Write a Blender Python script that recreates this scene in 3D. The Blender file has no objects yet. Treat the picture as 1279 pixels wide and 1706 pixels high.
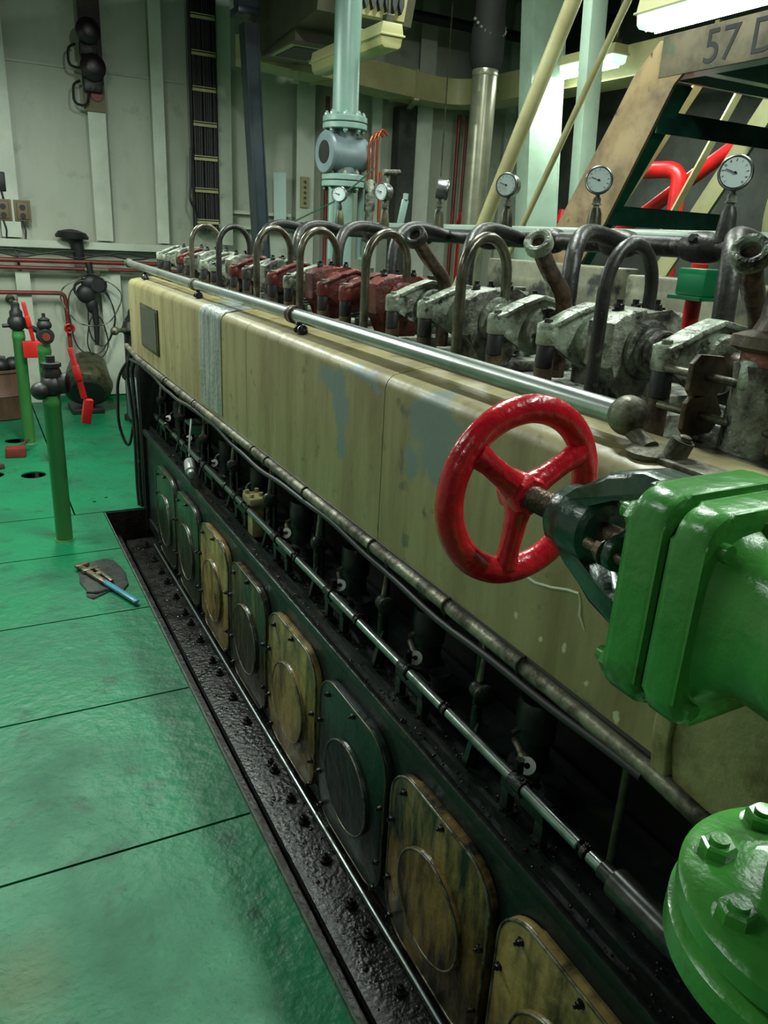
import bpy, bmesh, math, random
from mathutils import Vector, Matrix
random.seed(7)
PI = math.pi
scn = bpy.context.scene
C = scn.collection
# ---------------------------------------------------------------- camera
W_PX, H_PX, F_PX = 1279.0, 1706.0, 1285.86
yaw, pitch, roll = 0.49423982, 0.34122242, 0.05316017
fw = Vector((math.sin(yaw)*math.cos(pitch), math.cos(yaw)*math.cos(pitch), -math.sin(pitch)))
rt = Vector((math.cos(yaw), -math.sin(yaw), 0)); up = rt.cross(fw)
r2 = rt*math.cos(roll)+up*math.sin(roll); u2 = -rt*math.sin(roll)+up*math.cos(roll)
cam_d = bpy.data.cameras.new('camera'); cam = bpy.data.objects.new('camera', cam_d); C.objects.link(cam)
mw = Matrix.Identity(4)
for i in range(3):
    mw[i][0] = r2[i]; mw[i][1] = u2[i]; mw[i][2] = -fw[i]
mw.translation = (0, 0, 1.65); cam.matrix_world = mw
cam_d.sensor_fit = 'VERTICAL'; cam_d.sensor_height = 36.0; cam_d.lens = 36.0*F_PX/H_PX; cam_d.clip_start = 0.02
scn.camera = cam
# ---------------------------------------------------------------- view and world
scn.view_settings.view_transform = 'Standard'; scn.view_settings.look = 'None'
scn.view_settings.gamma = 1; scn.view_settings.use_curve_mapping = False
scn.view_settings.exposure = 0.0
wd = bpy.data.worlds.new('world'); scn.world = wd; wd.use_nodes = True
wd.node_tree.nodes['Background'].inputs[0].default_value = (0.55, 0.75, 0.62, 1)
wd.node_tree.nodes['Background'].inputs[1].default_value = 0.10
LIGHT_COL = (0.90, 1.0, 0.91)
#  (centre, length along Y, watts) of unseen lamps added to brighten the room
LAMPS_UNSEEN = [((-0.85, 1.5, 2.85), 9), ((-0.75, 4.6, 2.85), 66), ((0.45, 5.2, 3.05), 78), ((1.7, 0.2, 2.9), 32), ((1.5, 2.6, 3.85), 110), ((3.2, 1.9, 3.4), 36), ((3.1, 4.7, 3.95), 60), ((-1.2, -1.6, 2.85), 8)]
LAMP_SEEN_W = 30
# ---------------------------------------------------------------- materials
def srgb(r, g, b):
    f = lambda c: (c/255/12.92) if c/255 <= .04045 else ((c/255+.055)/1.055)**2.4
    return (f(r), f(g), f(b), 1)
def mat(name, col, rough=.5, metal=0., var=None, scale=6., stretch=(1, 1, 1), lo=.4, hi=.65, bump=0., bscale=None, rvar=0., third=None, tscale=20, tlo=.6, thi=.66, coat=0.):
    m = bpy.data.materials.new(name); m.use_nodes = True
    nt = m.node_tree; N = nt.nodes; L = nt.links; b = N['Principled BSDF']
    b.inputs['Base Color'].default_value = srgb(*col); b.inputs['Roughness'].default_value = rough; b.inputs['Metallic'].default_value = metal
    b.inputs['Coat Weight'].default_value = coat
    tc = N.new('ShaderNodeTexCoord'); mp = N.new('ShaderNodeMapping'); mp.inputs['Scale'].default_value = stretch
    oi = N.new('ShaderNodeObjectInfo'); ov = N.new('ShaderNodeVectorMath'); ov.operation = 'SCALE'; ov.inputs[0].default_value = (7.3, 4.1, 5.7); L.new(oi.outputs['Random'], ov.inputs[3])
    oa = N.new('ShaderNodeVectorMath'); L.new(tc.outputs['Object'], oa.inputs[0]); L.new(ov.outputs[0], oa.inputs[1]); L.new(oa.outputs[0], mp.inputs[0])
    colsock = None
    if var:
        n = N.new('ShaderNodeTexNoise'); n.inputs['Scale'].default_value = scale; n.inputs['Detail'].default_value = 6; n.inputs['Roughness'].default_value = .65
        L.new(mp.outputs[0], n.inputs[0])
        mr = N.new('ShaderNodeMapRange'); mr.inputs[1].default_value = lo; mr.inputs[2].default_value = hi; L.new(n.outputs[0], mr.inputs[0])
        mx = N.new('ShaderNodeMix'); mx.data_type = 'RGBA'; L.new(mr.outputs[0], mx.inputs[0])
        mx.inputs[6].default_value = srgb(*col); mx.inputs[7].default_value = srgb(*var); colsock = mx.outputs[2]
        if rvar:
            m2 = N.new('ShaderNodeMapRange'); m2.inputs[1].default_value = lo; m2.inputs[2].default_value = hi
            m2.inputs[3].default_value = rough; m2.inputs[4].default_value = rough+rvar; L.new(n.outputs[0], m2.inputs[0]); L.new(m2.outputs[0], b.inputs['Roughness'])
    if third:
        n3 = N.new('ShaderNodeTexNoise'); n3.inputs['Scale'].default_value = tscale; n3.inputs['Detail'].default_value = 5; n3.inputs['Roughness'].default_value = .6
        L.new(oa.outputs[0], n3.inputs[0])
        m3 = N.new('ShaderNodeMapRange'); m3.inputs[1].default_value = tlo; m3.inputs[2].default_value = thi; L.new(n3.outputs[0], m3.inputs[0])
        x3 = N.new('ShaderNodeMix'); x3.data_type = 'RGBA'; L.new(m3.outputs[0], x3.inputs[0]); x3.inputs[7].default_value = srgb(*third)
        if colsock: L.new(colsock, x3.inputs[6])
        else: x3.inputs[6].default_value = srgb(*col)
        colsock = x3.outputs[2]
    if colsock: L.new(colsock, b.inputs['Base Color'])
    if bump:
        n2 = N.new('ShaderNodeTexNoise'); n2.inputs['Scale'].default_value = bscale or scale*3; n2.inputs['Detail'].default_value = 5
        L.new(oa.outputs[0], n2.inputs[0])
        bp = N.new('ShaderNodeBump'); bp.inputs['Strength'].default_value = bump; bp.inputs['Distance'].default_value = .01
        L.new(n2.outputs[0], bp.inputs['Height']); L.new(bp.outputs[0], b.inputs['Normal'])
    return m
def emit(name, col, s):
    m = bpy.data.materials.new(name); m.use_nodes = True; b = m.node_tree.nodes['Principled BSDF']
    b.inputs['Base Color'].default_value = (.9, .95, .9, 1); b.inputs['Emission Color'].default_value = (*col, 1); b.inputs['Emission Strength'].default_value = s
    return m
COVER_O = (.86, 2.5, .965)
def blotch(m, spots, col, soft=.25, nscale=14., namt=.035):
    """paint worn patches of another colour (own shape, fixed on the surface) over the base colour: spots = [(centre, radii)]"""
    nt = m.node_tree; N = nt.nodes; L = nt.links; b = N['Principled BSDF']
    tc = N.new('ShaderNodeTexCoord'); ns = N.new('ShaderNodeTexNoise'); ns.inputs['Scale'].default_value = nscale; ns.inputs['Detail'].default_value = 6; ns.inputs['Roughness'].default_value = .7
    L.new(tc.outputs['Object'], ns.inputs[0])
    sb = N.new('ShaderNodeVectorMath'); sb.operation = 'SUBTRACT'; L.new(ns.outputs[1], sb.inputs[0]); sb.inputs[1].default_value = (.5, .5, .5)
    sc = N.new('ShaderNodeVectorMath'); sc.operation = 'SCALE'; L.new(sb.outputs[0], sc.inputs[0]); sc.inputs[3].default_value = namt*4
    ad = N.new('ShaderNodeVectorMath'); L.new(tc.outputs['Object'], ad.inputs[0]); L.new(sc.outputs[0], ad.inputs[1])
    prev = None
    for c, r in spots:
        s1 = N.new('ShaderNodeVectorMath'); s1.operation = 'SUBTRACT'; L.new(ad.outputs[0], s1.inputs[0]); s1.inputs[1].default_value = [a-b_ for a, b_ in zip(c, COVER_O)]
        d1 = N.new('ShaderNodeVectorMath'); d1.operation = 'DIVIDE'; L.new(s1.outputs[0], d1.inputs[0]); d1.inputs[1].default_value = r
        ln = N.new('ShaderNodeVectorMath'); ln.operation = 'LENGTH'; L.new(d1.outputs[0], ln.inputs[0])
        mr = N.new('ShaderNodeMapRange'); mr.inputs[1].default_value = 1; mr.inputs[2].default_value = 1-soft; L.new(ln.outputs['Value'], mr.inputs[0])
        if prev is None: prev = mr.outputs[0]
        else:
            mx = N.new('ShaderNodeMath'); mx.operation = 'MAXIMUM'; L.new(prev, mx.inputs[0]); L.new(mr.outputs[0], mx.inputs[1]); prev = mx.outputs[0]
    x = N.new('ShaderNodeMix'); x.data_type = 'RGBA'; L.new(prev, x.inputs[0]); x.inputs[7].default_value = srgb(*col)
    bc = b.inputs['Base Color']
    if bc.links: L.new(bc.links[0].from_socket, x.inputs[6])
    else: x.inputs[6].default_value = bc.default_value
    L.new(x.outputs[2], bc)
m_floor = mat('green_deck_paint', (10, 112, 72), .44, var=(20, 92, 64), scale=2.2, lo=.42, hi=.68, bump=.7, bscale=22, rvar=.14, third=(12, 84, 56), tscale=7, tlo=.56, thi=.68)
m_floor.node_tree.nodes['Principled BSDF'].inputs['Specular IOR Level'].default_value = .4
m_wall = mat('pale_green_wall_paint', (176, 180, 164), .42, var=(152, 158, 140), scale=1.2, stretch=(1, 1, .4), third=(120, 130, 108), tscale=3.5, tlo=.6, thi=.8)
m_wallw = mat('white_wall_paint', (200, 204, 190), .4, var=(176, 182, 166), scale=2)
m_darkwall = mat('dark_bulkhead', (72, 76, 68), .7, var=(48, 48, 44), scale=3)
m_ceil = mat('dark_deckhead', (22, 26, 22), .8, var=(34, 34, 28), scale=3)
m_khaki = mat('khaki_cover_paint', (148, 139, 98), .36, var=(118, 106, 68), scale=3.4, stretch=(1, 2.6, .4), lo=.42, hi=.66, bump=.12, bscale=30, rvar=.12, third=(100, 96, 70), tscale=18, tlo=.60, thi=.70)
blotch(m_floor, [((.80, 4.00, .965), (.14, .20, 5)), ((.66, 3.8, .965), (.1, .1, 5))], (66, 100, 62), .95, 9, .05)
blotch(m_khaki, [((.8, 1.75, 1.26), (.1, .055, .095)), ((.8, 1.80, 1.30), (.1, .10, .035)), ((.8, 1.74, 1.16), (.1, .03, .06)), ((.8, 1.29, 1.30), (.1, .115, .08)), ((.8, 1.25, 1.22), (.1, .11, .05)), ((.8, 1.37, 1.20), (.1, .035, .05)), ((.8, 1.62, 1.34), (.1, .12, .015))], (112, 126, 120), .3, 12, .03)
blotch(m_khaki, [((.8, .97, 1.03), (.1, .006, .01)), ((.8, .9, 1.02), (.1, .005, .008)), ((.8, .84, 1.035), (.1, .006, .012)), ((.8, .78, 1.0), (.1, .006, .008)), ((.8, .71, .985), (.1, .008, .012)), ((.8, 2.2, 1.36), (.1, .02, .006))], (190, 186, 150), .4, 40, .006)
m_khaki2 = mat('stained_khaki_housing', (146, 138, 96), .4, var=(92, 74, 40), scale=9, lo=.45, hi=.65, bump=.3, bscale=40)
m_chrome = mat('chrome_tube', (190, 200, 196), .24, .85, var=(120, 128, 118), scale=8, stretch=(1, .3, 1), rvar=.15)
m_shaft = mat('polished_steel_shaft', (150, 160, 158), .28, 1., var=(100, 106, 100), scale=14, rvar=.15)
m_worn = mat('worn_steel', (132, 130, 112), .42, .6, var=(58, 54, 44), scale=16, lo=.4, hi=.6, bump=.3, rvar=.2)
m_red = mat('glossy_red_paint', (206, 26, 42), .25, var=(172, 16, 32), scale=18, bump=.35, bscale=45, coat=.3)
m_red2 = mat('red_paint', (205, 30, 30), .35, var=(160, 24, 26), scale=8)
m_dred = mat('dull_red_pipe_paint', (128, 44, 38), .45, var=(86, 34, 30), scale=5)
m_vgreen = mat('glossy_valve_green', (72, 148, 62), .28, var=(54, 124, 50), scale=7, bump=.35, bscale=26, third=(56, 92, 40), tscale=12, tlo=.62, thi=.72, coat=.12)
m_dgreen = mat('dark_valve_green', (34, 72, 56), .3, var=(22, 48, 38), scale=14, bump=.3, bscale=40, coat=.2)
m_pgreen = mat('post_green', (56, 118, 66), .35, var=(58, 104, 40), scale=4, stretch=(1, 1, .4))
m_stem = mat('greasy_stem', (112, 96, 82), .38, .6, var=(52, 40, 34), scale=30, bump=.3)
m_block = mat('engine_black_green', (22, 36, 32), .30, var=(13, 16, 15), scale=5, lo=.35, hi=.6, bump=.35, bscale=30, rvar=.2, third=(50, 46, 34), tscale=9, tlo=.58, thi=.7)
m_oil = mat('oily_black', (13, 13, 12), .2, var=(24, 21, 18), scale=9, bump=.6, bscale=60, rvar=.25)
m_black = mat('dull_black', (20, 21, 22), .5, var=(32, 32, 30), scale=9)
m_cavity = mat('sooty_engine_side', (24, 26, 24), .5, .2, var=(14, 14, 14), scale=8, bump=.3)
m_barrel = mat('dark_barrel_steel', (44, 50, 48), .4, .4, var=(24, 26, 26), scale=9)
m_gold = mat('oil_stained_khaki', (150, 130, 78), .27, var=(46, 38, 20), scale=6, stretch=(1, 2.2, .6), lo=.42, hi=.66, bump=.4, bscale=30, rvar=.1, third=(44, 42, 22), tscale=6, tlo=.55, thi=.7)
m_gold2 = mat('oil_streaked_khaki', (128, 106, 60), .25, var=(26, 22, 14), scale=6, stretch=(1, 2.4, .55), lo=.38, hi=.58, bump=.4, bscale=30, rvar=.1)
m_mix = mat('blackened_khaki', (36, 38, 30), .28, var=(110, 94, 44), scale=7, stretch=(1, 4, .5), lo=.5, hi=.72, bump=.4, bscale=30)
m_olive = mat('dark_olive', (48, 62, 42), .32, var=(30, 36, 30), scale=6, stretch=(1, 3, .5), bump=.3, bscale=30)
m_dkdoor = mat('dark_green_door', (26, 46, 40), .3, var=(20, 26, 24), scale=6, stretch=(1, 3, .5), bump=.3, bscale=30)
m_cast = mat('grimy_cast_grey', (140, 146, 130), .42, .25, var=(56, 54, 46), scale=13, lo=.4, hi=.6, bump=.6, bscale=55, rvar=.15, third=(26, 24, 22), tscale=17, tlo=.54, thi=.64)
m_castg = mat('silver_green_paint', (158, 170, 152), .36, .1, var=(80, 82, 68), scale=18, lo=.45, hi=.65, bump=.6, bscale=60, third=(34, 32, 28), tscale=22, tlo=.57, thi=.65)
m_castr = mat('worn_red_lead', (112, 46, 40), .38, .1, var=(58, 30, 26), scale=11, lo=.42, hi=.65, bump=.4, bscale=50, third=(70, 66, 56), tscale=20, tlo=.6, thi=.68)
m_rust = mat('rusty_brown_tube', (104, 88, 68), .45, .2, var=(38, 28, 22), scale=12, bump=.4, third=(96, 96, 82), tscale=26, tlo=.62, thi=.7)
m_rustred = mat('rust_red', (120, 62, 46), .5, .2, var=(70, 40, 30), scale=20, bump=.4)
m_dkpipe = mat('dark_metal_pipe', (58, 58, 54), .42, .4, var=(24, 24, 24), scale=12, bump=.3, third=(96, 94, 84), tscale=24, tlo=.6, thi=.68)
m_utube = mat('stained_steel_tube', (118, 116, 100), .3, .7, var=(58, 52, 42), scale=10, bump=.1)
m_mint = mat('mint_paint', (128, 152, 144), .34, var=(112, 146, 132), scale=5)
m_mintw = mat('pale_mint_paint', (176, 200, 180), .4, var=(156, 180, 158), scale=3)
m_greyblue = mat('grey_blue_paint', (112, 128, 132), .4, var=(96, 112, 114), scale=6)
m_silver = mat('lagging_silver', (150, 150, 128), .3, .6, var=(120, 122, 104), scale=4)
m_cream = mat('cream_paint', (176, 172, 128), .42, var=(150, 142, 100), scale=3)
m_duct = mat('beige_duct_paint', (188, 180, 132), .45, var=(162, 152, 108), scale=2)
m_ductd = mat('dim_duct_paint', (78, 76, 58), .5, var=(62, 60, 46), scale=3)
m_woodp = mat('worn_brown_stringer', (138, 118, 82), .5, var=(92, 74, 50), scale=5, stretch=(1, 1, 1), third=(44, 36, 28), tscale=14, tlo=.62, thi=.7)
m_fascia = mat('scuffed_platform_edge', (104, 96, 76), .5, var=(66, 60, 46), scale=7, third=(58, 84, 62), tscale=9, tlo=.6, thi=.7)
m_tread = mat('dark_green_tread', (28, 82, 64), .4, var=(12, 36, 28), scale=5)
m_navy = mat('dark_blue_steel', (40, 54, 62), .35, .2, var=(28, 38, 44), scale=6, third=(92, 98, 96), tscale=16, tlo=.66, thi=.74)
m_tape = mat('silver_foil_tape', (176, 184, 176), .32, .4, var=(120, 130, 122), scale=10, stretch=(1, 4, .5), bump=.5, bscale=60)
m_glass = mat('gauge_face_white', (206, 222, 220), .15)
m_ink = mat('black_ink', (20, 22, 24), .5)
m_cloth = mat('oily_grey_cloth', (58, 62, 56), .8, var=(38, 40, 36), scale=20, bump=.6, bscale=90)
m_wrench = mat('bare_wrench_steel', (150, 140, 118), .35, .7, var=(96, 82, 64), scale=30)
m_blue = mat('light_blue_enamel', (62, 150, 176), .35, var=(90, 130, 140), scale=30)
m_drum = mat('rusty_drum', (92, 62, 46), .6, var=(60, 42, 32), scale=7, stretch=(2, 2, .3), bump=.3)
m_paper = mat('white_paper', (190, 208, 204), .6)
m_copper = mat('copper_tube', (176, 84, 56), .3, .7, var=(140, 70, 50), scale=10)
m_brown = mat('brown_board', (66, 52, 40), .6, var=(40, 32, 26), scale=8)
m_tan = mat('tan_board', (116, 100, 74), .6)
m_bell = mat('dark_purple_siren', (44, 30, 38), .35)
m_label = mat('label_yellow_grey', (150, 146, 104), .5)
m_plate = mat('dark_nameplate', (66, 70, 62), .35, .5, var=(96, 100, 88), scale=30, stretch=(1, 1, 5))
m_lampcream = mat('lamp_housing_cream', (196, 192, 140), .4)
m_diff = mat('unlit_cream_diffuser', (190, 186, 128), .3)
m_tubelit = emit('lit_tube', (.80, 1, .90), 14)
m_difflit = emit('lit_diffuser', (.72, 1.0, .88), .9)
m_ring = mat('pale_ring_steel', (176, 180, 176), .3, .5)
m_pipemint = mat('dull_mint_pipe', (112, 128, 116), .4, var=(90, 106, 96), scale=5)
m_sleeve = mat('dark_steel_sleeve', (84, 86, 84), .3, .7, var=(52, 52, 50), scale=20)
m_locker = mat('faded_locker_paint', (128, 130, 108), .5, var=(84, 84, 68), scale=5, third=(40, 44, 38), tscale=6, tlo=.52, thi=.62)
m_dirty = mat('dirty_olive_fitting', (84, 86, 60), .4, .3, var=(40, 40, 30), scale=16)
m_greenbox = mat('bright_green_box', (10, 104, 62), .4)
m_gutter = mat('bilge_grime', (26, 20, 17), .35, var=(40, 28, 22), scale=10, bump=.5, bscale=50, rvar=.3)
m_seam = mat('floor_edge_worn', (70, 110, 80), .5, var=(24, 70, 48), scale=20)
m_hdw = mat('white_scratch', (206, 206, 180), .5)
# ---------------------------------------------------------------- mesh helpers
def V(*a): return Vector(a[0]) if len(a) == 1 else Vector(a)
def basis(d):
    d = Vector(d).normalized(); a = Vector((0, 0, 1)) if abs(d.z) < .9 else Vector((0, 1, 0))
    u = a.cross(d).normalized(); return u, d.cross(u).normalized(), d
def fillet(pts, rad, n=6):
    pts = [Vector(p) for p in pts]; out = [pts[0]]
    for i in range(1, len(pts)-1):
        a, b, c = pts[i-1], pts[i], pts[i+1]; d1 = (a-b); d2 = (c-b)
        t = min(rad, d1.length*.49, d2.length*.49); p = b+d1.normalized()*t; q = b+d2.normalized()*t
        for k in range(n+1):
            s = k/n; out.append(p*(1-s)**2+b*2*s*(1-s)+q*s*s)
    out.append(pts[-1]); return out
class MB:
    def __init__(s): s.b = bmesh.new()
    def box(s, c, d, rot=None, bev=0.):
        r = bmesh.ops.create_cube(s.b, size=1)['verts']
        for v in r:
            v.co = Vector((v.co.x*d[0], v.co.y*d[1], v.co.z*d[2]))
        if bev:
            es = list({e for v in r for e in v.link_edges})
            g = bmesh.ops.bevel(s.b, geom=es, offset=bev, segments=2, profile=.5, affect='EDGES')
            r = list({v for v in g['verts']} | {v for f in g['faces'] for v in f.verts} | {v for v in r if v.is_valid})
        M = Matrix.Translation(Vector(c)) @ (rot.to_4x4() if rot else Matrix.Identity(4))
        for v in r: v.co = M @ v.co
        return s
    def b2(s, lo, hi, bev=0.):
        return s.box([(a+b)/2 for a, b in zip(lo, hi)], [abs(b-a) for a, b in zip(lo, hi)], bev=bev)
    def bar(s, p, q, w, h, bev=0., roll=0):
        p = Vector(p); q = Vector(q); u, v, d = basis(q-p); M = Matrix((u, v, d)).transposed()
        if roll: M = M @ Matrix.Rotation(roll, 3, 'Z')
        return s.box((p+q)/2, (w, h, (q-p).length), rot=M, bev=bev)
    def rings(s, frames, cap=True, closed=False):
        vs = [[s.b.verts.new(p) for p in f] for f in frames]; n = len(vs[0])
        rng = range(len(vs)) if closed else range(len(vs)-1)
        for i in rng:
            a, b = vs[i], vs[(i+1) % len(vs)]
            for k in range(n):
                try: s.b.faces.new((a[k], a[(k+1) % n], b[(k+1) % n], b[k]))
                except ValueError: pass
        if cap and not closed:
            s.b.faces.new(list(reversed(vs[0]))); s.b.faces.new(vs[-1])
        return s
    def tube(s, pts, r, n=12, cap=True, closed=False):
        pts = [Vector(p) for p in pts]; rr = r if isinstance(r, (list, tuple)) else [r]*len(pts)
        fr = []; m = len(pts); prev = None
        for i, p in enumerate(pts):
            a = pts[(i-1) % m] if (closed or i > 0) else p; c = pts[(i+1) % m] if (closed or i < m-1) else p
            d = (c-a).normalized()
            if prev is None: u, v, _ = basis(d)
            else:
                u = (prev-d*prev.dot(d)).normalized(); v = d.cross(u)
            prev = u
            fr.append([p+(u*math.cos(2*PI*k/n)+v*math.sin(2*PI*k/n))*rr[i] for k in range(n)])
        return s.rings(fr, cap, closed)
    def cyl(s, p, q, r, r1=None, n=24, bev=0):
        p = Vector(p); q = Vector(q)
        if bev:
            d = (q-p).normalized(); L = (q-p).length; r1 = r if r1 is None else r1
            return s.lathe([(r-bev, 0), (r, bev), (r1, L-bev), (r1-bev, L)], p, d, n)
        return s.tube([p, q], [r, r if r1 is None else r1], n)
    def lathe(s, prof, o, axis=(0, 0, 1), n=28, cap=True, closed=False):
        u, v, d = basis(axis); o = Vector(o)
        return s.rings([[o+d*h+(u*math.cos(2*PI*k/n)+v*math.sin(2*PI*k/n))*max(r, 1e-5) for k in range(n)] for r, h in prof], cap, closed)
    def torus(s, c, axis, R, r, n=40, m=12, sq=1.):
        prof = [(R+r*math.cos(2*PI*k/m), r*sq*math.sin(2*PI*k/m)) for k in range(m)]
        return s.lathe(prof, c, axis, n, cap=False, closed=True)
    def ball(s, c, r, sc=(1, 1, 1), n=20):
        g = bmesh.ops.create_uvsphere(s.b, u_segments=n, v_segments=n//2, radius=r)['verts']
        for v in g: v.co = Vector(c)+Vector((v.co.x*sc[0], v.co.y*sc[1], v.co.z*sc[2]))
        return s
    def hexb(s, c, axis, r, h):
        s.lathe([(r*1.25, 0), (r*1.25, h*.15)], c, axis, 14)
        d = Vector(axis).normalized()
        return s.lathe([(r, h*.1), (r, h*.85), (r*.85, h)], Vector(c), d, 6)
    def prism(s, poly, axis, a, b, bev=0.):
        """poly in the two other axes, extruded from a to b along axis (0,1,2)"""
        o = [i for i in range(3) if i != axis]
        def mk(t, p):
            v = [0, 0, 0]; v[axis] = t; v[o[0]] = p[0]; v[o[1]] = p[1]; return s.b.verts.new(v)
        A = [mk(a, p) for p in poly]; B = [mk(b, p) for p in poly]; n = len(poly); fs = []
        f1 = s.b.faces.new(A); f2 = s.b.faces.new(list(reversed(B)))
        for k in range(n): s.b.faces.new((A[k], B[k], B[(k+1) % n], A[(k+1) % n]))
        if bev:
            es = list(set(f1.edges) | set(f2.edges))
            bmesh.ops.bevel(s.b, geom=es, offset=bev, segments=2, profile=.5, affect='EDGES')
        return s
    def xf(s, M):
        bmesh.ops.transform(s.b, matrix=M, verts=s.b.verts); return s
    def done(s, name, m, parent=None, origin=None, ang=38):
        bmesh.ops.recalc_face_normals(s.b, faces=s.b.faces)
        me = bpy.data.meshes.new(name)
        root = parent
        while root is not None and root.parent is not None: root = root.parent
        if root is not None: off = ORG[root.name]
        elif origin is not None: off = Vector(origin)
        else:
            cs = [v.co for v in s.b.verts]; lo = [min(c[i] for c in cs) for i in range(3)]; hi = [max(c[i] for c in cs) for i in range(3)]
            off = Vector(((lo[0]+hi[0])/2, (lo[1]+hi[1])/2, lo[2]))
        for v in s.b.verts: v.co -= off
        s.b.to_mesh(me); s.b.free()
        me.polygons.foreach_set('use_smooth', [True]*len(me.polygons)); me.set_sharp_from_angle(angle=math.radians(ang))
        if m: me.materials.append(m)
        ob = bpy.data.objects.new(name, me); C.objects.link(ob)
        if parent is not None: ob.parent = parent
        else: ob.location = off; ORG[ob.name] = off.copy()
        return ob
ORG = {}
def tag(o, label=None, cat=None, group=None, kind=None):
    if label: o['label'] = label
    if cat: o['category'] = cat
    if group: o['group'] = group
    if kind: o['kind'] = kind
    return o
def thing(name, loc, label, cat, group=None):
    o = bpy.data.objects.new(name, None); C.objects.link(o); o.location = loc; ORG[o.name] = Vector(loc); o.empty_display_size = .05
    return tag(o, label, cat, group)
def struct(mb, name, m, **k): return tag(mb.done(name, m, **k), kind='structure')
def plab(o, t): o['label'] = t; return o
def kids(o): return [c for c in bpy.data.objects if c.parent == o]
def dup(o, loc=None, label=None, group=None, parent=None, rz=None, swap=None):
    c = o.copy(); C.objects.link(c)
    if parent is not None: c.parent = parent
    if loc is not None: c.location = loc; ORG[c.name] = Vector(loc)
    if rz is not None: c.rotation_euler = (0, 0, rz)
    if label: c['label'] = label
    if group: c['group'] = group
    if swap and c.type == 'MESH' and c.data.materials and c.data.materials[0] in swap:
        c.data = c.data.copy(); c.data.materials[0] = swap[c.data.materials[0]]
    for k in kids(o): dup(k, parent=c, swap=swap)
    return c
def text_mesh(body, size, depth, name, m, M, parent=None):
    cu = bpy.data.curves.new('text', 'FONT'); cu.body = body; cu.size = size; cu.extrude = depth; cu.align_x = 'CENTER'; cu.align_y = 'CENTER'
    if depth > .0015: cu.bevel_depth = depth*.4
    t = bpy.data.objects.new('text', cu); C.objects.link(t); bpy.context.view_layer.update()
    me = bpy.data.meshes.new_from_object(t); bpy.data.objects.remove(t); 
    me.transform(M)
    root = parent
    while root is not None and root.parent is not None: root = root.parent
    if root is not None: me.transform(Matrix.Translation(-ORG[root.name]))
    me.materials.clear(); me.materials.append(m)
    o = bpy.data.objects.new(name, me); C.objects.link(o); o.parent = parent; return o
def rrect(x0, x1, y0, y1, r, n=8):
    out = []
    for cx, cy, a0 in ((x1-r, y1-r, 0), (x0+r, y1-r, 90), (x0+r, y0+r, 180), (x1-r, y0+r, 270)):
        for k in range(n+1):
            a = math.radians(a0+90*k/n); out.append((cx+r*math.cos(a), cy+r*math.sin(a)))
    return out
#=PARTS=
# ================================================================ THE SETTING
def plate(mb, x0, x1, y0, y1, holes=()):
    """one deck plate, 8 mm thick, with round holes cut through it"""
    b = bmesh.new(); ed = []
    vs = [b.verts.new((x, y, 0)) for x, y in ((x0, y0), (x1, y0), (x1, y1), (x0, y1))]
    ed += [b.edges.new((vs[i], vs[(i+1) % 4])) for i in range(4)]
    for hx, hy, hr in holes:
        hv = [b.verts.new((hx+hr*math.cos(2*PI*k/28), hy+hr*math.sin(2*PI*k/28), 0)) for k in range(28)]
        ed += [b.edges.new((hv[i], hv[(i+1) % 28])) for i in range(28)]
    bmesh.ops.triangle_fill(b, use_beauty=True, use_dissolve=False, edges=ed)
    g = bmesh.ops.extrude_face_region(b, geom=b.faces[:])
    for e in g['geom']:
        if isinstance(e, bmesh.types.BMVert): e.co.z -= .008
    t = bpy.data.meshes.new('t'); b.to_mesh(t); b.free(); mb.b.from_mesh(t); bpy.data.meshes.remove(t)
m = MB(); g = .0045
xa = [-2.0, -.93, .585]
seams = [-2.61, -1.87, -1.13, -.39, .35, 1.085, 1.822, 2.566, 3.296, 4.047, 4.66]
for i in range(len(seams)-1):
    for x0, x1 in ((-2.6, -.93), (-.93, .585)): plate(m, x0+g, x1-g, seams[i]+g, seams[i+1]-g)
H1 = [(.206, 6.55, .078), (.262, 5.567, .08), (.01, 5.64, .075), (.30, 6.445, .03), (.56, 4.868, .012), (.64, 4.93, .01)]
for x0, x1 in ((-2.6, .42), (.42, 2.3), (2.3, 6.0)):
    for y0, y1 in ((4.66, 6.68), (6.68, 8.1)):
        plate(m, x0+g, x1-g, y0+g, y1-g, [h for h in H1 if x0+.1 < h[0] < x1-.01 and y0 < h[1] < y1 and (h[0]-h[2] > x0+g and h[0]+h[2] < x1-g)])
for y0, y1 in ((-2.6, 0), (0, 2.3), (2.3, 4.66)): plate(m, 2.0+g, 6.0-g, y0+g, y1-g)
struct(m, 'floor', m_floor, origin=(0, 0, 0), ang=20)
m = MB(); m.b2((-2.7, -2.7, -.9), (6.1, 8.2, -.86)); struct(m, 'floor', m_gutter, origin=(0, 0, -.9))
# angle bar under the deck edge and the grimy gutter beside the engine bed
m = MB(); m.b2((.572, -2.6, -.16), (.585, 4.655, -.0085)); m.b2((.585, -2.6, -.17), (.668, 4.655, -.155)); m.b2((.572, 4.655, -.3), (2.0, 4.662, -.0085)); struct(m, 'trim_1', m_gutter)
m = MB(); m.b2((.5855, -2.6, -.007), (.592, 4.655, -.001)); struct(m, 'trim_2', m_seam)
m = MB(); m.b2((-.2, 8.0, -.0005), (2.3, 8.07, .045)); struct(m, 'baseboard_back', m_greenbox)
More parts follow.
